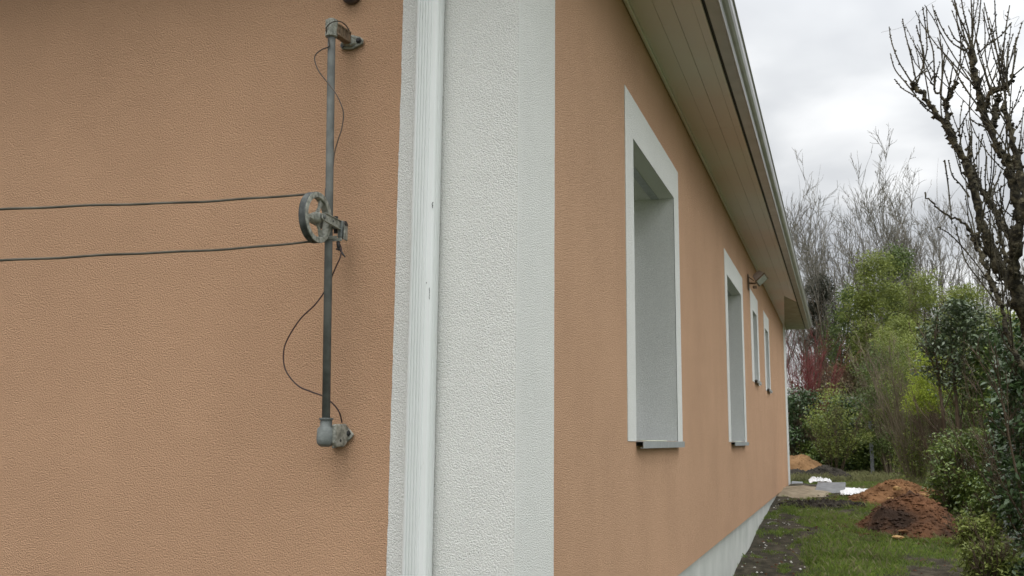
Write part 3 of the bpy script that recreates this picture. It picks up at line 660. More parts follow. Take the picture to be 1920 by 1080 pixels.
sheet(rel(1606, 918, 12.6), 12.6, .22, .6, 1, 'crumpled white sheet to the right of the grey panel')
sheet(rel(1538, 905, 13.6), 13.6, .17, .3, 4, 'white sheet bunched up behind the grey panel', .10, .10)
sheet(rel(1588, 930, 11.9), 11.9, .08, .25, 6, 'small white scrap of sheeting in front of the grey panel')
def slab_(p4, th, label, seed):
    mb = MB().prism(p4, (0, 0, -th)); o = mb.build('paving_slab', M['slab'], None, bevel=.006); tag(o, label, 'slab', 'grey slabs by the house corner')
a, b_, c, d_ = at_y(1526, 924, 12.3), at_y(1582, 927, 12.3), at_y(1586, 904, 12.85), at_y(1533, 904, 12.85)
slab_([a, b_, c, d_], .035, 'large square dark grey slab tilted on the white sheeting', 1)
a, b_, c, d_ = at_y(1484, 909, 14.9), at_y(1506, 909, 14.9), at_y(1505, 903, 15.3), at_y(1484, 902, 15.3)
slab_([a, b_, c, d_], .04, 'small grey slab flat against the house corner', 2)
# metal post in the hedge
yp = 20.1; pb_ = at_y(1636, 880, yp); pt = at_y(1631, 786, yp)
pz = G(pb_[0], yp)
fp = thing('fence_post', 'slim grey metal post standing in front of the laurel hedge', 'post', (pb_[0], yp, pz))
MB().box((pb_[0] - .036, yp - .036, pz - .1), (pb_[0] + .036, yp + .036, pt[2])).build('shaft', M['post'], fp, bevel=.006)
MB().box((pb_[0] - .042, yp - .042, pt[2] - .001), (pb_[0] + .042, yp + .042, pt[2] + .012)).build('cap', M['post'], fp, bevel=.004)
MB().box((pb_[0] - .10, yp - .10, pz - .15), (pb_[0] + .10, yp + .10, pz + .07)).build('footing', M['post'], fp, bevel=.01)
# pale boundary wall glimpsed through the shrubs on the right
ya = 24.0; A_ = at_y(1770, 800, ya); B_ = at_y(1960, 800, ya)
bw = thing('boundary_wall', 'pale low wall glimpsed through the shrubs on the right', 'wall', (A_[0], ya, G(A_[0], ya)))
MB().box((A_[0], ya, G(A_[0], ya) - .2), (B_[0] + 2, ya + .2, A_[2] - .03)).build('wall_face', M['palewall'], bw)
MB().box((A_[0] - .04, ya - .04, A_[2] - .03), (B_[0] + 2.04, ya + .24, A_[2] + .02)).build('coping', M['palewall'], bw, bevel=.01)

# ================================================================ VEGETATION
def unit(v): return v / (np.linalg.norm(v) + 1e-9)
class Rig:
    def __init__(s, seed): s.r = np.random.default_rng(seed); s.lines = []; s.tips = []
    def grow(s, p, d, L, r0, lvl, cfg):
        r = s.r; n = cfg['n'][lvl]; wob = cfg['wob'][lvl]; up = cfg['up'][lvl]
        pts = [p]; radii = [r0]; d = unit(d); endr = r0 * cfg['tap'][lvl]
        last = lvl == len(cfg['n']) - 1
        for i in range(n):
            d = unit(d + r.normal(0, wob, 3) + np.array([0, 0, up])); p = p + d * L / n
            rr_ = r0 + (endr - r0) * (i + 1) / n; pts.append(p); radii.append(rr_)
            if last: s.tips.append((p, d))
            elif (i + 1) / n > cfg['bare'][lvl]:
                for _ in range(r.poisson(cfg['kids'][lvl] / (n * (1 - cfg['bare'][lvl])))):
                    a = unit(np.cross(d, r.normal(0, 1, 3))); ang = cfg['ang'][lvl] * r.uniform(.6, 1.3)
                    f = (i + 1) / n; q = pts[-2] + (p - pts[-2]) * r.uniform(0, 1)
                    s.grow(q, d * math.cos(ang) + a * math.sin(ang), L * cfg['len'][lvl] * r.uniform(.6, 1.2) * (1.15 - .55 * f), max(rr_ * cfg['rad'][lvl], cfg['rmin']), lvl + 1, cfg)
        s.lines.append((pts, radii, lvl))
def tubes(name, lines, mat, parent, sides=(8, 5, 3, 3, 3)):
    V, Fc, o = [], [], 0
    for pts, radii, lvl in lines:
        k = sides[min(lvl, 4)]; P = np.array(pts); n = len(P)
        Tn = np.empty_like(P); Tn[1:-1] = P[2:] - P[:-2]; Tn[0] = P[1] - P[0]; Tn[-1] = P[-1] - P[-2]
        Tn /= np.linalg.norm(Tn, axis=1)[:, None] + 1e-9
        ref = np.array([1., 0, 0]) if abs(Tn[0][2]) > .7 else np.array([0, 0, 1.])
        U = np.cross(Tn, ref); U /= np.linalg.norm(U, axis=1)[:, None] + 1e-9; W_ = np.cross(Tn, U)
        a = np.arange(k) * 2 * math.pi / k
        R_ = np.array(radii)[:, None, None]
        ring = P[:, None, :] + R_ * (np.cos(a)[None, :, None] * U[:, None, :] + np.sin(a)[None, :, None] * W_[:, None, :])
        V.append(ring.reshape(-1, 3))
        i = np.arange(n - 1)[:, None] * k; j = np.arange(k)[None, :]; j2 = (j + 1) % k
        Fc.append(np.stack([i + j, i + j2, i + k + j2, i + k + j], -1).reshape(-1, 4) + o); o += n * k
    V = np.concatenate(V).astype(np.float32); Fc = np.concatenate(Fc).astype(np.int32)
    me = bpy.data.meshes.new(name); me.vertices.add(len(V)); me.vertices.foreach_set('co', V.ravel())
    me.loops.add(Fc.size); me.loops.foreach_set('vertex_index', Fc.ravel()); me.polygons.add(len(Fc))
    me.polygons.foreach_set('loop_start', np.arange(0, Fc.size, 4, dtype=np.int32)); me.polygons.foreach_set('loop_total', np.full(len(Fc), 4, np.int32))
    me.update(calc_edges=True)
    return finish(name, me, mat, parent, True)
def leaves(name, pos, size, mat, parent, seed, aspect=.45, droop=.3, fold=.25, **tags):
    """pos Nx3; each leaf two triangles-ish folded quad pair -> 2 quads"""
    r = np.random.default_rng(seed); n = len(pos); pos = np.asarray(pos)
    d = r.normal(0, 1, (n, 3)); d[:, 2] = d[:, 2] * .6 - droop; d /= np.linalg.norm(d, axis=1)[:, None]
    up = r.normal(0, .6, (n, 3)) + np.array([0, 0, 1.]); sd = np.cross(d, up); sd /= np.linalg.norm(sd, axis=1)[:, None] + 1e-9; nn = np.cross(sd, d)
    L = (size * r.uniform(.6, 1.25, n))[:, None]; w_ = L * aspect * .5
    base = pos; tip = pos + d * L - nn * L * .12; mid = pos + d * L * .5
    l = mid + sd * w_ + nn * w_ * fold; rt = mid - sd * w_ + nn * w_ * fold
    V = np.stack([base, rt, tip, l], 1)
    return np_mesh(name, V, 4, mat, parent, **tags)
def blob(r, c, rad_, n, shell=.55):
    v = r.normal(0, 1, (n, 3)); v /= np.linalg.norm(v, axis=1)[:, None]
    f = r.uniform(shell ** 3, 1, n) ** (1 / 3); return np.array(c) + v * f[:, None] * np.array(rad_)
def clumpy(seed, x, y, z0, z1, rx, ry, nclump, nleaf, cr, prof=None):
    """leaf positions gathered in clumps through a crown volume"""
    r = np.random.default_rng(seed); out_ = []
    for _ in range(nclump):
        f = r.uniform(0, 1); wz = prof(f) if prof else math.sin(math.pi * min(.97, .18 + f * .8)) ** .6
        a = r.uniform(0, 6.283); q = math.sqrt(r.uniform(.08, 1))
        c = (x + rx * wz * q * math.cos(a), y + ry * wz * q * math.sin(a), z0 + (z1 - z0) * f)
        s = cr * r.uniform(.55, 1.3); out_.append(blob(r, c, (s, s, s * .8), int(nleaf / nclump * r.uniform(.5, 1.5)) + 1, .2))
    return np.concatenate(out_)

# --- bare tall trees far behind
cfgB = dict(n=(9, 7, 5, 4), wob=(.05, .07, .12, .16), up=(.02, .07, .08, .04), tap=(.08, .25, .35, .5), bare=(.28, .12, .0, 0), kids=(12, 6, 3.2), ang=(.36, .42, .55), len=(.55, .5, .45), rad=(.5, .5, .55), rmin=.0085)
gB = 'bare trees beyond the garden'
Bl = [  # px, top py, world y, seed, label
    (1466, 345, 33, 'bare tree partly hidden behind the roof gutter'),
    (1522, 430, 37, 'bare tree rising just right of the gutter end'),
    (1560, 335, 34, 'bare grey tree left of the tallest green crown'),
    (1592, 322, 31, 'tall twiggy bare tree, highest of those above the left of the green crown'),
    (1632, 352, 35, 'bare tree standing behind the left half of the green crown'),
    (1672, 372, 31, 'slim bare tree above the middle of the green crown'),
    (1706, 350, 34, 'bare tree with ascending stems above the right half of the green crown'),
    (1736, 322, 30, 'bare tree with one very tall thin leader near the lichened tree'),
    (1778, 335, 33, 'bare tree seen directly behind the lichened tree left limb'),
    (1822, 365, 32, 'bare tree seen between the limbs of the lichened tree'),
    (1872, 400, 35, 'bare tree at the right behind the lichened tree trunk'),
    (1540, 480, 42, 'farthest bare tree low behind the dark evergreen')]
for i, (px, py, Y, lb_) in enumerate(Bl):
    tp = at_y(px, py, Y); x0 = rel(px + (-8, 6, 10, -5)[i % 4], 800, Y); z0 = G(x0, Y); H = tp[2] - z0
    th_ = thing('bare_tree', lb_, 'tree', (x0, Y, z0), gB)
    R1 = Rig(100 + i)
    nst = 3
    for s_ in range(nst):
        a = R1.r.uniform(0, 6.28); lean = .07 if s_ else .02
        R1.grow(np.array([x0 + .12 * math.cos(a), Y + .12 * math.sin(a), z0 - .1]), np.array([lean * math.cos(a), lean * math.sin(a), 1.]), H * .84 * (1 if s_ == 0 else R1.r.uniform(.78, .95)), .085 if s_ == 0 else .06, 0, cfgB)
    tubes('trunk', [l for l in R1.lines if l[2] == 0], M['bark_grey'], th_)
    tubes('crown', [l for l in R1.lines if l[2] > 0], M['bark_grey'], th_)

# --- leafy trees
def leafy(px, ptop, Y, pbot, wpx, nleaf, size, mat, bark, label, seed, cr=.35, group=None, name='leafy_tree', cat='tree', ncl=70, stems=3, twig=True, prof=None, ry=None):
    tp = at_y(px, ptop, Y); bt = at_y(px, pbot, Y); x0 = rel(px, 850, Y); z0 = G(x0, Y)
    rx = abs(rel(px + wpx / 2, ptop, Y) - rel(px - wpx / 2, ptop, Y)) / 2
    th_ = thing(name, label, cat, (x0, Y, z0), group)
    R1 = Rig(seed); H = tp[2] - z0
    cfg = dict(n=(8, 6, 4), wob=(.05, .09, .14), up=(.02, .06, .05), tap=(.3, .3, .4), bare=(.25, .1, 0), kids=(9, 6), ang=(.45, .6), len=(.45, .45), rad=(.5, .55), rmin=.005)
    for s_ in range(stems):
        a = R1.r.uniform(0, 6.28); ln = .10 * (s_ > 0) + rx / H * .35 * (s_ > 0)
        R1.grow(np.array([x0, Y, z0 - .1]) + np.array([math.cos(a), math.sin(a), 0]) * .08 * s_, np.array([ln * math.cos(a), ln * math.sin(a), 1.]), H * R1.r.uniform(.75, .93), .032 + .006 * H / 4, 0, cfg)
    tubes('trunk', [l for l in R1.lines if l[2] == 0], bark, th_)
    P = clumpy(seed, (tp[0] + bt[0]) / 2, Y, bt[2], tp[2], rx, ry or rx * .8, ncl, nleaf, cr, prof)
    cr_ = leaves('crown', P, size, mat, th_, seed)
    if twig: tubes('branches', [l for l in R1.lines if l[2] > 0], bark, th_)
    return th_
gG = 'green trees in front of the bare ones'
LT = [(1650, 485, 26, 740, 140, 17000, .085, 'leaf_olive', 'broad olive green tree in new leaf, left of centre in the greenery', 201, .42, 110),
 (1682, 466, 28, 600, 56, 4600, .10, 'leaf_mid', 'narrow darker green crown poking highest out of the greenery', 202, .36, 26),
 (1600, 545, 27, 720, 100, 10500, .085, 'leaf_mid', 'darker green tree at the left edge of the greenery', 203, .40, 70),
 (1735, 515, 25, 760, 130, 14500, .08, 'leaf_olive', 'thin olive green tree right of the narrow dark crown', 204, .38, 95),
 (1812, 545, 23.5, 740, 140, 12500, .08, 'leaf_olive', 'loose yellowish green tree behind the lichened tree', 205, .38, 90),
 (1890, 590, 21, 800, 130, 10000, .08, 'leaf_olive', 'pale green tree at the right edge of the photo', 208, .36, 80),
 (1700, 600, 22.3, 800, 110, 9000, .07, 'leaf_olive', 'slender green tree directly behind the pale hazel clump', 209, .30, 80),
 (1538, 525, 31, 640, 46, 3600, .11, 'leaf_dark', 'dark evergreen showing just right of the gutter end', 206, .40, 26)]
for px, pt_, Y, pb__, w_, nl, sz, mt_, lb_, sd_2, cr_2, nc in LT: leafy(px, pt_, Y, pb__, w_, nl, sz, M[mt_], M['bark_brown'], lb_, sd_2, cr_2, gG, ncl=nc)
leafy(1800, 572, 11.3, 735, 150, 5600, .065, M['leaf_ivy'], M['bark_brown'], 'ivy clad tree with dark glossy leaves under the lichened tree', 207, .20, gG, ncl=80, stems=2)
# --- shrubs
gS = 'shrubs around the garden'
def shrub(name, label, px, ptop, pbot, Y, wpx, nleaf, size, mat, bark, seed, cr, ncl, cat='shrub', fan=.35, nst=14, rst=.014, group=gS, prof=None, ry=None):
    tp = at_y(px, ptop, Y); x0 = rel(px, pbot, Y); z0 = G(x0, Y)
    rx = abs(rel(px + wpx / 2, ptop, Y) - rel(px - wpx / 2, ptop, Y)) / 2
    th_ = thing(name, label, cat, (x0, Y, z0), group); R1 = Rig(seed); H = max(.4, tp[2] - z0)
    cfg = dict(n=(8, 5, 3), wob=(.05, .1, .15), up=(.01, .04, .03), tap=(.3, .4, .5), bare=(.2, .1, 0), kids=(7, 4), ang=(.4, .5), len=(.4, .45), rad=(.5, .6), rmin=.003)
    for s_ in range(nst):
        a = R1.r.uniform(0, 6.28); q = R1.r.uniform(.1, 1) * fan
        R1.grow(np.array([x0 + .15 * rx * math.cos(a), Y + .15 * rx * math.sin(a), z0 - .05]), np.array([q * math.cos(a), q * math.sin(a), 1.]), H * R1.r.uniform(.7, 1.0), rst * R1.r.uniform(.6, 1.2), 0, cfg)
    tubes('stems', R1.lines, bark, th_, (6, 4, 3))
    if nleaf:
        zb = at_y(px, pbot, Y)[2]
        leaves('foliage', clumpy(seed, x0, Y, max(zb, z0), tp[2], rx, ry or rx, ncl, nleaf, cr, prof), size, mat, th_, seed)
    return th_
full = lambda f: .95 - .5 * max(0, f - .55)
for i, (px, pt_, w_, Y, lb_) in enumerate([
        (1500, 742, 86, 22.4, 'dark laurel bush directly behind the tan earth heap'),
        (1556, 772, 96, 22.0, 'laurel bush with lighter leaves right of the tan earth heap'),
        (1602, 748, 80, 21.9, 'dark laurel bush just left of the slim metal post'),
        (1655, 782, 100, 21.4, 'dark laurel bush behind and right of the slim metal post')]):
    shrub('laurel_bush', lb_, px, pt_, 886, Y, w_, 8500, .08, M['leaf_hedge'] if i in (1, 3) else M['leaf_laurel'], M['bark_brown'], 300 + i, .30, 46, 'bush', group='laurels along the back boundary', prof=full)
cfgR = None
shrub('red_stemmed_shrub', 'shrub with dark red bare stems beside the far house corner', 1512, 618, 830, 24.2, 78, 0, .1, None, M['bark_red'], 320, .3, 1, fan=.30, nst=44, rst=.012)
shrub('brown_thicket', 'leafless brown thicket behind the laurels right of the red stems', 1590, 690, 800, 26.0, 130, 5200, .09, M['leaf_dead'], M['bark_brown'], 321, .4, 60, fan=.5, nst=60, rst=.016)
shrub('brown_thicket', 'leafless brown thicket below the middle of the greenery', 1680, 690, 800, 23.6, 120, 5200, .09, M['leaf_far'], M['bark_brown'], 322, .4, 60, fan=.5, nst=50, rst=.016)
shrub('hazel_clump', 'many stemmed hazel clump with pale stems behind the orange heap', 1716, 625, 905, 16.6, 130, 11000, .045, M['leaf_olive'], M['bark_pale'], 330, .28, 60, fan=.42, nst=26, rst=.020, group='multi stemmed clumps on the right boundary', prof=lambda f: .35 + .6 * f)
shrub('hazel_clump', 'darker many stemmed clump to the right of the pale hazel', 1785, 640, 905, 15.8, 100, 5200, .05, M['leaf_mid'], M['bark_brown'], 331, .25, 40, fan=.25, nst=16, rst=.022, group='multi stemmed clumps on the right boundary', prof=lambda f: .35 + .6 * f)
shrub('bright_shrub', 'shrub in bright yellow green new leaf between the two stem clumps', 1752, 668, 770, 15.0, 120, 8500, .040, M['leaf_yellow'], M['bark_brown'], 332, .22, 60, fan=.3, nst=8)
shrub('bright_shrub', 'low leafy shrub with some yellow green sprays left of the slim post trees', 1668, 755, 850, 19.5, 110, 6500, .05, M['leaf_olive'], M['bark_brown'], 333, .18, 40, fan=.5, nst=10)
shrub('bright_shrub', 'bushy green shrub below the pale boundary wall', 1818, 812, 935, 9.6, 130, 7500, .048, M['leaf_hedge'], M['bark_brown'], 334, .15, 60, fan=.5, nst=10, prof=full)
shrub('mixed_shrub', 'shrub with green and brown leaves above and right of the bushy green one', 1862, 660, 860, 11.2, 90, 5200, .06, M['leaf_hedge'], M['bark_brown'], 335, .17, 60, fan=.3, nst=10)
shrub('loose_shrub', 'loose olive green shrub spilling over the laurels left of the metal post', 1566, 735, 850, 20.8, 90, 3600, .06, M['leaf_olive'], M['bark_brown'], 361, .30, 50, fan=.5, nst=14, rst=.010)
shrub('loose_shrub', 'loose olive green shrub with thin upright stems right of the metal post', 1672, 640, 860, 19.4, 110, 8000, .055, M['leaf_mid'], M['bark_pale'], 362, .30, 60, fan=.35, nst=18, rst=.012)
shrub('loose_shrub', 'loose green shrub filling the gap under the ivy clad tree', 1822, 700, 850, 12.8, 120, 6500, .05, M['leaf_mid'], M['bark_brown'], 363, .2, 60, fan=.4, nst=12, rst=.010)
shrub('dry_shrub', 'shrub with dry brown leaves above the pale boundary wall', 1840, 690, 790, 13.5, 80, 1500, .05, M['leaf_dead'], M['bark_brown'], 336, .16, 30, fan=.3, nst=10)
for i, (px, pt_, pb__, Y, w_, lb_) in enumerate([
        (1925, 650, 1000, 7.6, 80, 'tall dark laurel hedge plant at the right edge of the photo'),
        (1962, 610, 1080, 5.9, 120, 'nearest dark laurel hedge plant, mostly outside the right edge'),
        (1905, 770, 1010, 8.9, 70, 'dark laurel hedge plant beyond the right hand tall one')]):
    shrub('laurel_bush', lb_, px, pt_, pb__, Y, w_, 4600, .066, M['leaf_laurel'], M['bark_brown'], 340 + i, .15, 70, 'bush', fan=.3, nst=9, group='laurels along the right boundary', prof=full)
for i, (px, pt_, pb__, Y, w_, mt_, lb_) in enumerate([
        (1800, 925, 1000, 9.6, 100, 'leaf_hedge', 'low weedy tuft right of the orange heap'),
        (1835, 975, 1060, 7.6, 80, 'leaf_olive', 'low pale bramble beside the nearest laurel hedge'),
        (1862, 905, 1020, 8.8, 80, 'leaf_hedge', 'green bramble mound under the dark laurel hedge'),
        (1855, 1030, 1100, 6.0, 90, 'leaf_olive', 'low bramble at the bottom right of the photo')]):
    shrub('bramble', lb_, px, pt_, pb__, Y, w_, 2600, .045, M[mt_], M['bark_brown'], 350 + i, .11, 44, 'bramble', fan=.9, nst=14, rst=.006, group='brambles at the foot of the hedge', prof=full)
# far wood and undergrowth that reads as one mass
r = np.random.default_rng(9); P = []
for i in range(420):
    px = r.uniform(1380, 2150); Y = r.uniform(29, 44); q = at_y(px, 850, Y); P.append(blob(r, (q[0], Y, G(q[0], Y) + r.uniform(0, 1.0) ** .8 * (2.3 + .5 * r.normal())), (.6, .6, .45), 55, .2))
for i in range(150):
    q = (r.uniform(4.5, 16), r.uniform(-4, 28)); P.append(blob(r, (q[0], q[1], G(*q) + r.uniform(0, 1.1)), (.7, .7, .55), 60, .2))
leaves('undergrowth', np.concatenate(P), .15, M['leaf_far'], None, 9, kind='stuff')

# --- the lichened fruit tree at the right
YT = 4.6
tree = thing('fruit_tree', 'old bare fruit tree with mossy limbs and knobbly twigs at the right edge', 'tree')
def P2(pts, yoff=0): return [at_y(px, py, YT + yoff + (dy[0] if dy else 0)) for px, py, *dy in pts]
rt_ = np.random.default_rng(77)
limbs = [  # (points px,py,(dy)), width px start->end
    ([(1975, 900, .0), (1962, 760), (1945, 690), (1932, 630), (1913, 567), (1893, 527), (1873, 497), (1857, 463), (1843, 427), (1832, 380), (1823, 340), (1812, 305), (1795, 280), (1775, 240), (1750, 205), (1725, 172), (1708, 155)], 36, 8),
    ([(1925, 600, -.1), (1907, 545, -.15), (1902, 500, -.2), (1903, 460, -.25), (1913, 412, -.3), (1908, 378, -.3), (1900, 338, -.3), (1890, 305, -.3), (1875, 285, -.3), (1860, 250, -.3), (1845, 212, -.3), (1834, 168, -.3), (1826, 128, -.3), (1822, 88, -.3)], 30, 11),
    ([(1903, 465, -.2), (1896, 443, -.1), (1882, 427, 0), (1870, 400, .1), (1857, 378, .1), (1838, 357, .15), (1826, 330, .2), (1815, 300, .2)], 17, 8),
    ([(1925, 700, -.3), (1905, 665, -.3), (1890, 627, -.3), (1880, 585, -.3), (1867, 547, -.25), (1848, 498, -.2), (1832, 462, -.15), (1827, 440, -.1)], 9, 10),
    ([(1960, 480, -.5), (1940, 430, -.5), (1925, 400, -.5), (1915, 330, -.5), (1900, 280, -.5), (1893, 235, -.5), (1880, 200, -.5)], 26, 8),
    ([(1845, 212, -.3), (1858, 172, -.35), (1872, 168, -.4), (1890, 161, -.45), (1897, 140, -.45)], 11, 5),
    ([(1857, 245, -.3), (1864, 218, -.25), (1868, 200, -.2), (1874, 180, -.2)], 14, 8),
    ([(1790, 270, 0), (1782, 240, .05), (1776, 210, .08), (1775, 190, .1), (1783, 178, .1), (1791, 153, .1)], 12, 6),
    ([(1775, 190, .1), (1762, 178, .12), (1752, 168, .12), (1748, 145, .12)], 7, 4),
    ([(1940, 640, -.2), (1960, 560, -.3), (1985, 470, -.4), (2000, 350, -.5), (1990, 230, -.5)], 34, 12),
    ([(1913, 520, .1), (1885, 480, .2), (1872, 430, .25), (1868, 390, .25)], 12, 5),
    ([(1850, 480, .05), (1835, 452, .1), (1812, 425, .1), (1795, 411, .1), (1768, 398, .1), (1748, 380, .1), (1731, 362, .1)], 8, 3)]
dep = abs(YT - CAM[1]) * 1.02
mm = []; L_ = []; twigs = []; knobs = []
def wpx(w_): return w_ / F * (YT + 2.497) * .80 / 2
for pts, w0, w1 in limbs:
    P_ = catmull(P2(pts), 5); n = len(P_); rad_ = [wpx(w0 + (w1 - w0) * (i / (n - 1)) ** .8) * (1 + .16 * rt_.normal()) for i in range(n)]
    P_ = [q + rt_.normal(0, .006, 3) for q in P_]
    L_.append((P_, rad_, 0))
    for i in range(n):
        if w0 > 8:
            for _ in range(6):
                if rt_.uniform() < .8: knobs.append((P_[i] + rt_.normal(0, 1, 3) * rad_[i] * .62, rt_.uniform(.007, .017)))
        # epicormic shoots, mostly upward
        if i > 2 and rt_.uniform() < .34:
            d0 = unit(np.array([rt_.normal(-.04, .26), rt_.normal(0, .4), rt_.uniform(.35, 1.1)])); Ls = rt_.uniform(.18, .85)
            q = P_[i]; tw = [q]; 
            for _ in range(7): d0 = unit(d0 + rt_.normal(0, .07, 3) + (0, 0, .07)); q = q + d0 * Ls / 7; tw.append(q)
            e_ = tw[-1] - CAM; dz_ = e_ @ CF; ex, ey = 960 + F * (e_ @ CR) / dz_, 540 - F * (e_ @ CU) / dz_
            if ex < 1760 and ey > 120 or ex < 1690: continue
            twigs.append((tw, [.0050, .0047, .0044, .004, .0036, .0033, .003, .0025], 2))
            if rt_.uniform() < .55:
                q = tw[3]; d1 = unit(d0 + rt_.normal(0, .45, 3)); t2 = [q]
                for _ in range(5): d1 = unit(d1 + rt_.normal(0, .07, 3) + (0, 0, .1)); q = q + d1 * Ls * .5 / 5; t2.append(q)
                twigs.append((t2, [.0036, .0034, .003, .0027, .0024, .002], 2))
hand = [[(1667, 50), (1672, 80), (1685, 115), (1700, 140), (1712, 160)], [(1692, 35), (1699, 70), (1708, 105), (1714, 135), (1720, 160)], [(1730, 13), (1735, 50), (1738, 90), (1730, 125), (1720, 155)],
        [(1718, 47), (1725, 75), (1732, 100), (1730, 130)], [(1677, 148), (1692, 166), (1712, 178), (1738, 200)], [(1669, 100), (1678, 130), (1698, 155), (1718, 180)], [(1752, 19, -.3), (1765, 50, -.3), (1785, 80, -.3), (1812, 97, -.3), (1822, 110, -.3)],
        [(1785, 0, -.3), (1797, 30, -.3), (1812, 60, -.3), (1822, 92, -.3)], [(1800, -20, -.3), (1806, 20, -.3), (1816, 60, -.3), (1822, 95, -.3)], [(1820, -20, -.3), (1822, 30, -.3), (1823, 90, -.3)], [(1840, -10, -.3), (1834, 50, -.3), (1824, 95, -.3)],
        [(1758, 70, -.2), (1768, 98, -.2), (1790, 130, -.25), (1800, 150, -.25), (1816, 175, -.3), (1840, 205, -.3)], [(1897, 42, -.4), (1875, 68, -.4), (1852, 84, -.35), (1832, 102, -.3)], [(1818, 222, -.3), (1832, 232, -.3), (1846, 238, -.3), (1858, 250, -.3)],
        [(1778, 48, -.3), (1790, 72, -.3), (1808, 88, -.3), (1822, 120, -.3)], [(1757, 425, .1), (1782, 440, .1), (1812, 472, .1), (1838, 505, 0), (1866, 548, -.1)], [(1790, 420, .1), (1800, 455, .1), (1812, 492, .05), (1840, 530, 0), (1872, 572, -.1)],
        [(1737, 12, .1), (1740, 60, .1), (1750, 100, .12), (1752, 160, .12)], [(1778, 300, 0), (1786, 330, 0), (1800, 345, .1), (1818, 370, .1)], [(1721, 185, 0), (1732, 200, 0), (1752, 215, 0)], [(1845, 5, -.3), (1858, 60, -.35), (1872, 110, -.4), (1885, 160, -.45)],
        [(1865, 0, -.4), (1868, 60, -.4), (1880, 120, -.45), (1893, 180, -.5)], [(1893, 10, -.45), (1885, 60, -.45), (1880, 110, -.45), (1872, 165, -.4)], [(1905, 70, -.5), (1902, 110, -.5), (1896, 150, -.5)], [(1775, 255, 0), (1770, 235, .1), (1764, 200, .1), (1768, 130, .1), (1771, 105, .1)],
        [(1826, 335, .1), (1818, 290, .1), (1820, 255, .1)], [(1832, 375, .1), (1824, 320, .1), (1814, 275, .1)], [(1785, 420, .1), (1778, 350, .1), (1771, 300, .1)]]
for h in hand:
    P_ = catmull(P2(h), 5); n = len(P_); twigs.append((P_, list(np.linspace(.0034, .0058, n)) if len(h) < 6 or 1 else None, 2))
for tw, rr_, _ in twigs:
    for i in range(1, len(tw)):
        for f in (.3, .8):
            if rt_.uniform() < .75:
                q = tw[i - 1] + (tw[i] - tw[i - 1]) * f; knobs.append((q + rt_.normal(0, .003, 3), rt_.uniform(.0045, .0085)))
tubes('trunk', L_, M['bark_lichen'], tree, (12, 5, 4))
cro = tubes('crown', twigs, M['twig_lichen'], tree, (8, 5, 4))
ico = np.array([(1, 0, 0), (0, 1, 0), (-1, 0, 0), (0, -1, 0), (0, 0, 1), (0, 0, -1)], float); icf = [(0, 1, 4), (1, 2, 4), (2, 3, 4), (3, 0, 4), (1, 0, 5), (2, 1, 5), (3, 2, 5), (0, 3, 5)]
kb = MB(); mo_ = MB()
for c, s in knobs:
    (mo_ if s > .0086 else kb).add([c + ico[i] * s * rt_.uniform(.6, 1.4) for i in range(6)], icf)
kb.build('buds', M['twig_lichen'], tree); mo_.build('moss_tufts', M['bark_lichen'], tree, kind='stuff')
tree.location = (0, 0, 0)
# curling tendrils of an old climber at the top of the tree
for s_ in range(9):
    q = np.array(P2([(rt_.uniform(1740, 1915), rt_.uniform(-5, 60), -.2)])[0]); d0 = unit(rt_.normal(0, 1, 3)); pts = [q]; cu = rt_.normal(0, .5, 3)
    for _ in range(26): d0 = unit(d0 + np.cross(cu, d0) * .9 + rt_.normal(0, .05, 3)); q = q + d0 * .018; pts.append(q)
    MB().tube(pts, .0009, 4).build('tendril', M['cordpale'], tree)

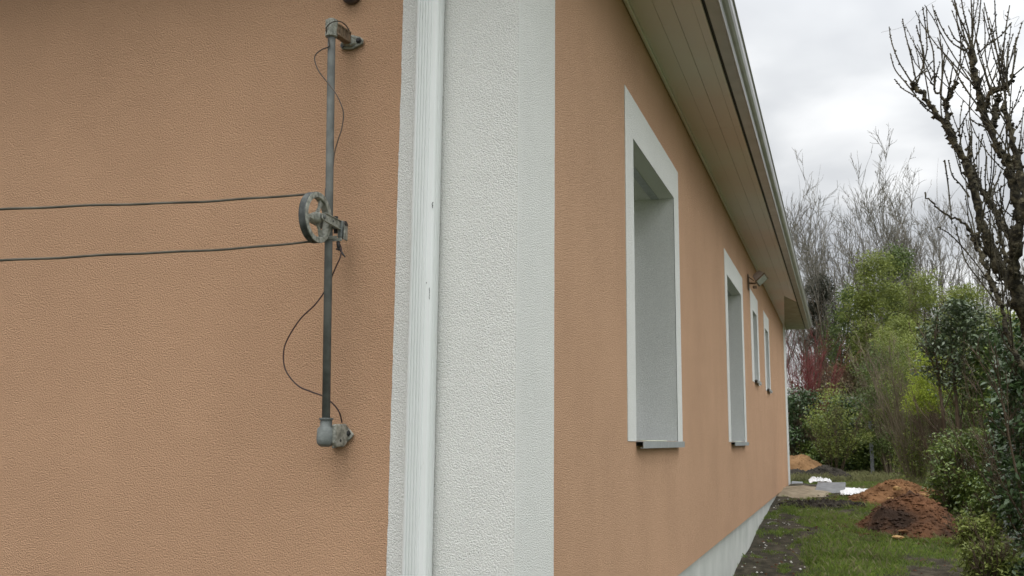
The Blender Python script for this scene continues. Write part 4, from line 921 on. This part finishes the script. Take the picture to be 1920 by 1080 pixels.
# ================================================================ grass and chips
r = np.random.default_rng(21)
def scatter_grass(n, x0, x1, y0, y1, h, wd, bias, mat, name, thresh, tuft=False):
    X = r.uniform(x0, x1, n); Y = y0 + (y1 - y0) * r.uniform(0, 1, n) ** bias; keep = []; Z = []
    for a, b in zip(X, Y):
        gq = grassy(a, b) if not tuft else sm(.12, .45, mnoise.noise(Vector((a * 7, b * 5, 2))))
        if gq > thresh and r.uniform() < gq: keep.append(True); Z.append(G(a, b))
        else: keep.append(False)
    keep = np.array(keep); X = X[keep]; Y = Y[keep]; Z = np.array(Z); n = len(X)
    B = np.stack([X, Y, Z - .005], 1); clump = np.array([.65 + .45 * abs(mnoise.noise(Vector((a * 3, b * 3, 5)))) * 2 for a, b in zip(X, Y)])
    H = h * r.uniform(.45, 1.3, n) * clump; a = r.uniform(0, 6.283, n); sd = np.stack([np.cos(a), np.sin(a), np.zeros(n)], 1) * (wd * r.uniform(.6, 1.3, n))[:, None]
    ln = r.normal(0, .38, (n, 3)); ln[:, 2] = 0; ln *= H[:, None]
    mid = B + ln * .35 + np.array([0, 0, 1.]) * (H * .6)[:, None]; tip = B + ln + np.array([0, 0, 1.]) * (H * .95)[:, None]
    V = np.stack([B - sd, B + sd, mid + sd * .7, tip], 1)
    return np_mesh(name, V, 4, mat, None, kind='stuff')
scatter_grass(300000, -.1, 3.4, 4.5, 17, .040, .0024, 1.1, M['grass'], 'grass', .18)
scatter_grass(60000, -.6, 5.5, 16, 27, .12, .007, 1, M['grassdry'], 'tall_grass', .1)
scatter_grass(16000, .3, 3.4, 5, 16, .075, .003, 1, M['grassdry'], 'dry_grass', .35)
scatter_grass(70000, .02, 1.1, 4.5, 13, .028, .0022, 1, M['grass'], 'grass', .05, True)
n = 230; X = np.abs(r.normal(.05, .38, n)) + .01; Y = r.uniform(4.5, 13.5, n)
cp = MB()
for a, b in zip(X, Y):
    s = r.uniform(.004, .014) * (1.6 if r.uniform() < .06 else 1); z = G(a, b) + s * .3
    cp.add([np.array([a, b, z]) + ico[i] * s * r.uniform(.5, 1.2) * np.array([1, 1, .6]) for i in range(6)], icf)
cp.build('stone_chips', M['chips'], None, kind='stuff')
n = 1100; cp = MB(); X = r.uniform(.02, 2.6, n); Y = r.uniform(5, 14, n)
for a, b in zip(X, Y):
    if grassy(a, b) > .5: continue
    s = r.uniform(.006, .018); z = G(a, b)
    cp.add([np.array([a, b, z]) + ico[i] * s * r.uniform(.5, 1.2) * np.array([1, 1, .7]) for i in range(6)], icf)
for hx, hy, hr in ((rel(1708, 960, yA), yA, .66), (rel(1690, 930, yB), yB, .8)):
    for _ in range(420):
        a_ = r.uniform(0, 6.283); q_ = hr * (1 + abs(r.normal(0, .22))); X_, Y_ = hx + q_ * math.cos(a_), hy + q_ * math.sin(a_); s = r.uniform(.006, .022); z = G(X_, Y_) + .01
        cp.add([np.array([X_, Y_, z]) + ico[i] * s * r.uniform(.5, 1.2) * np.array([1, 1, .7]) for i in range(6)], icf)
cp.build('soil_crumbs', M['dirt_brown'], None, kind='stuff')
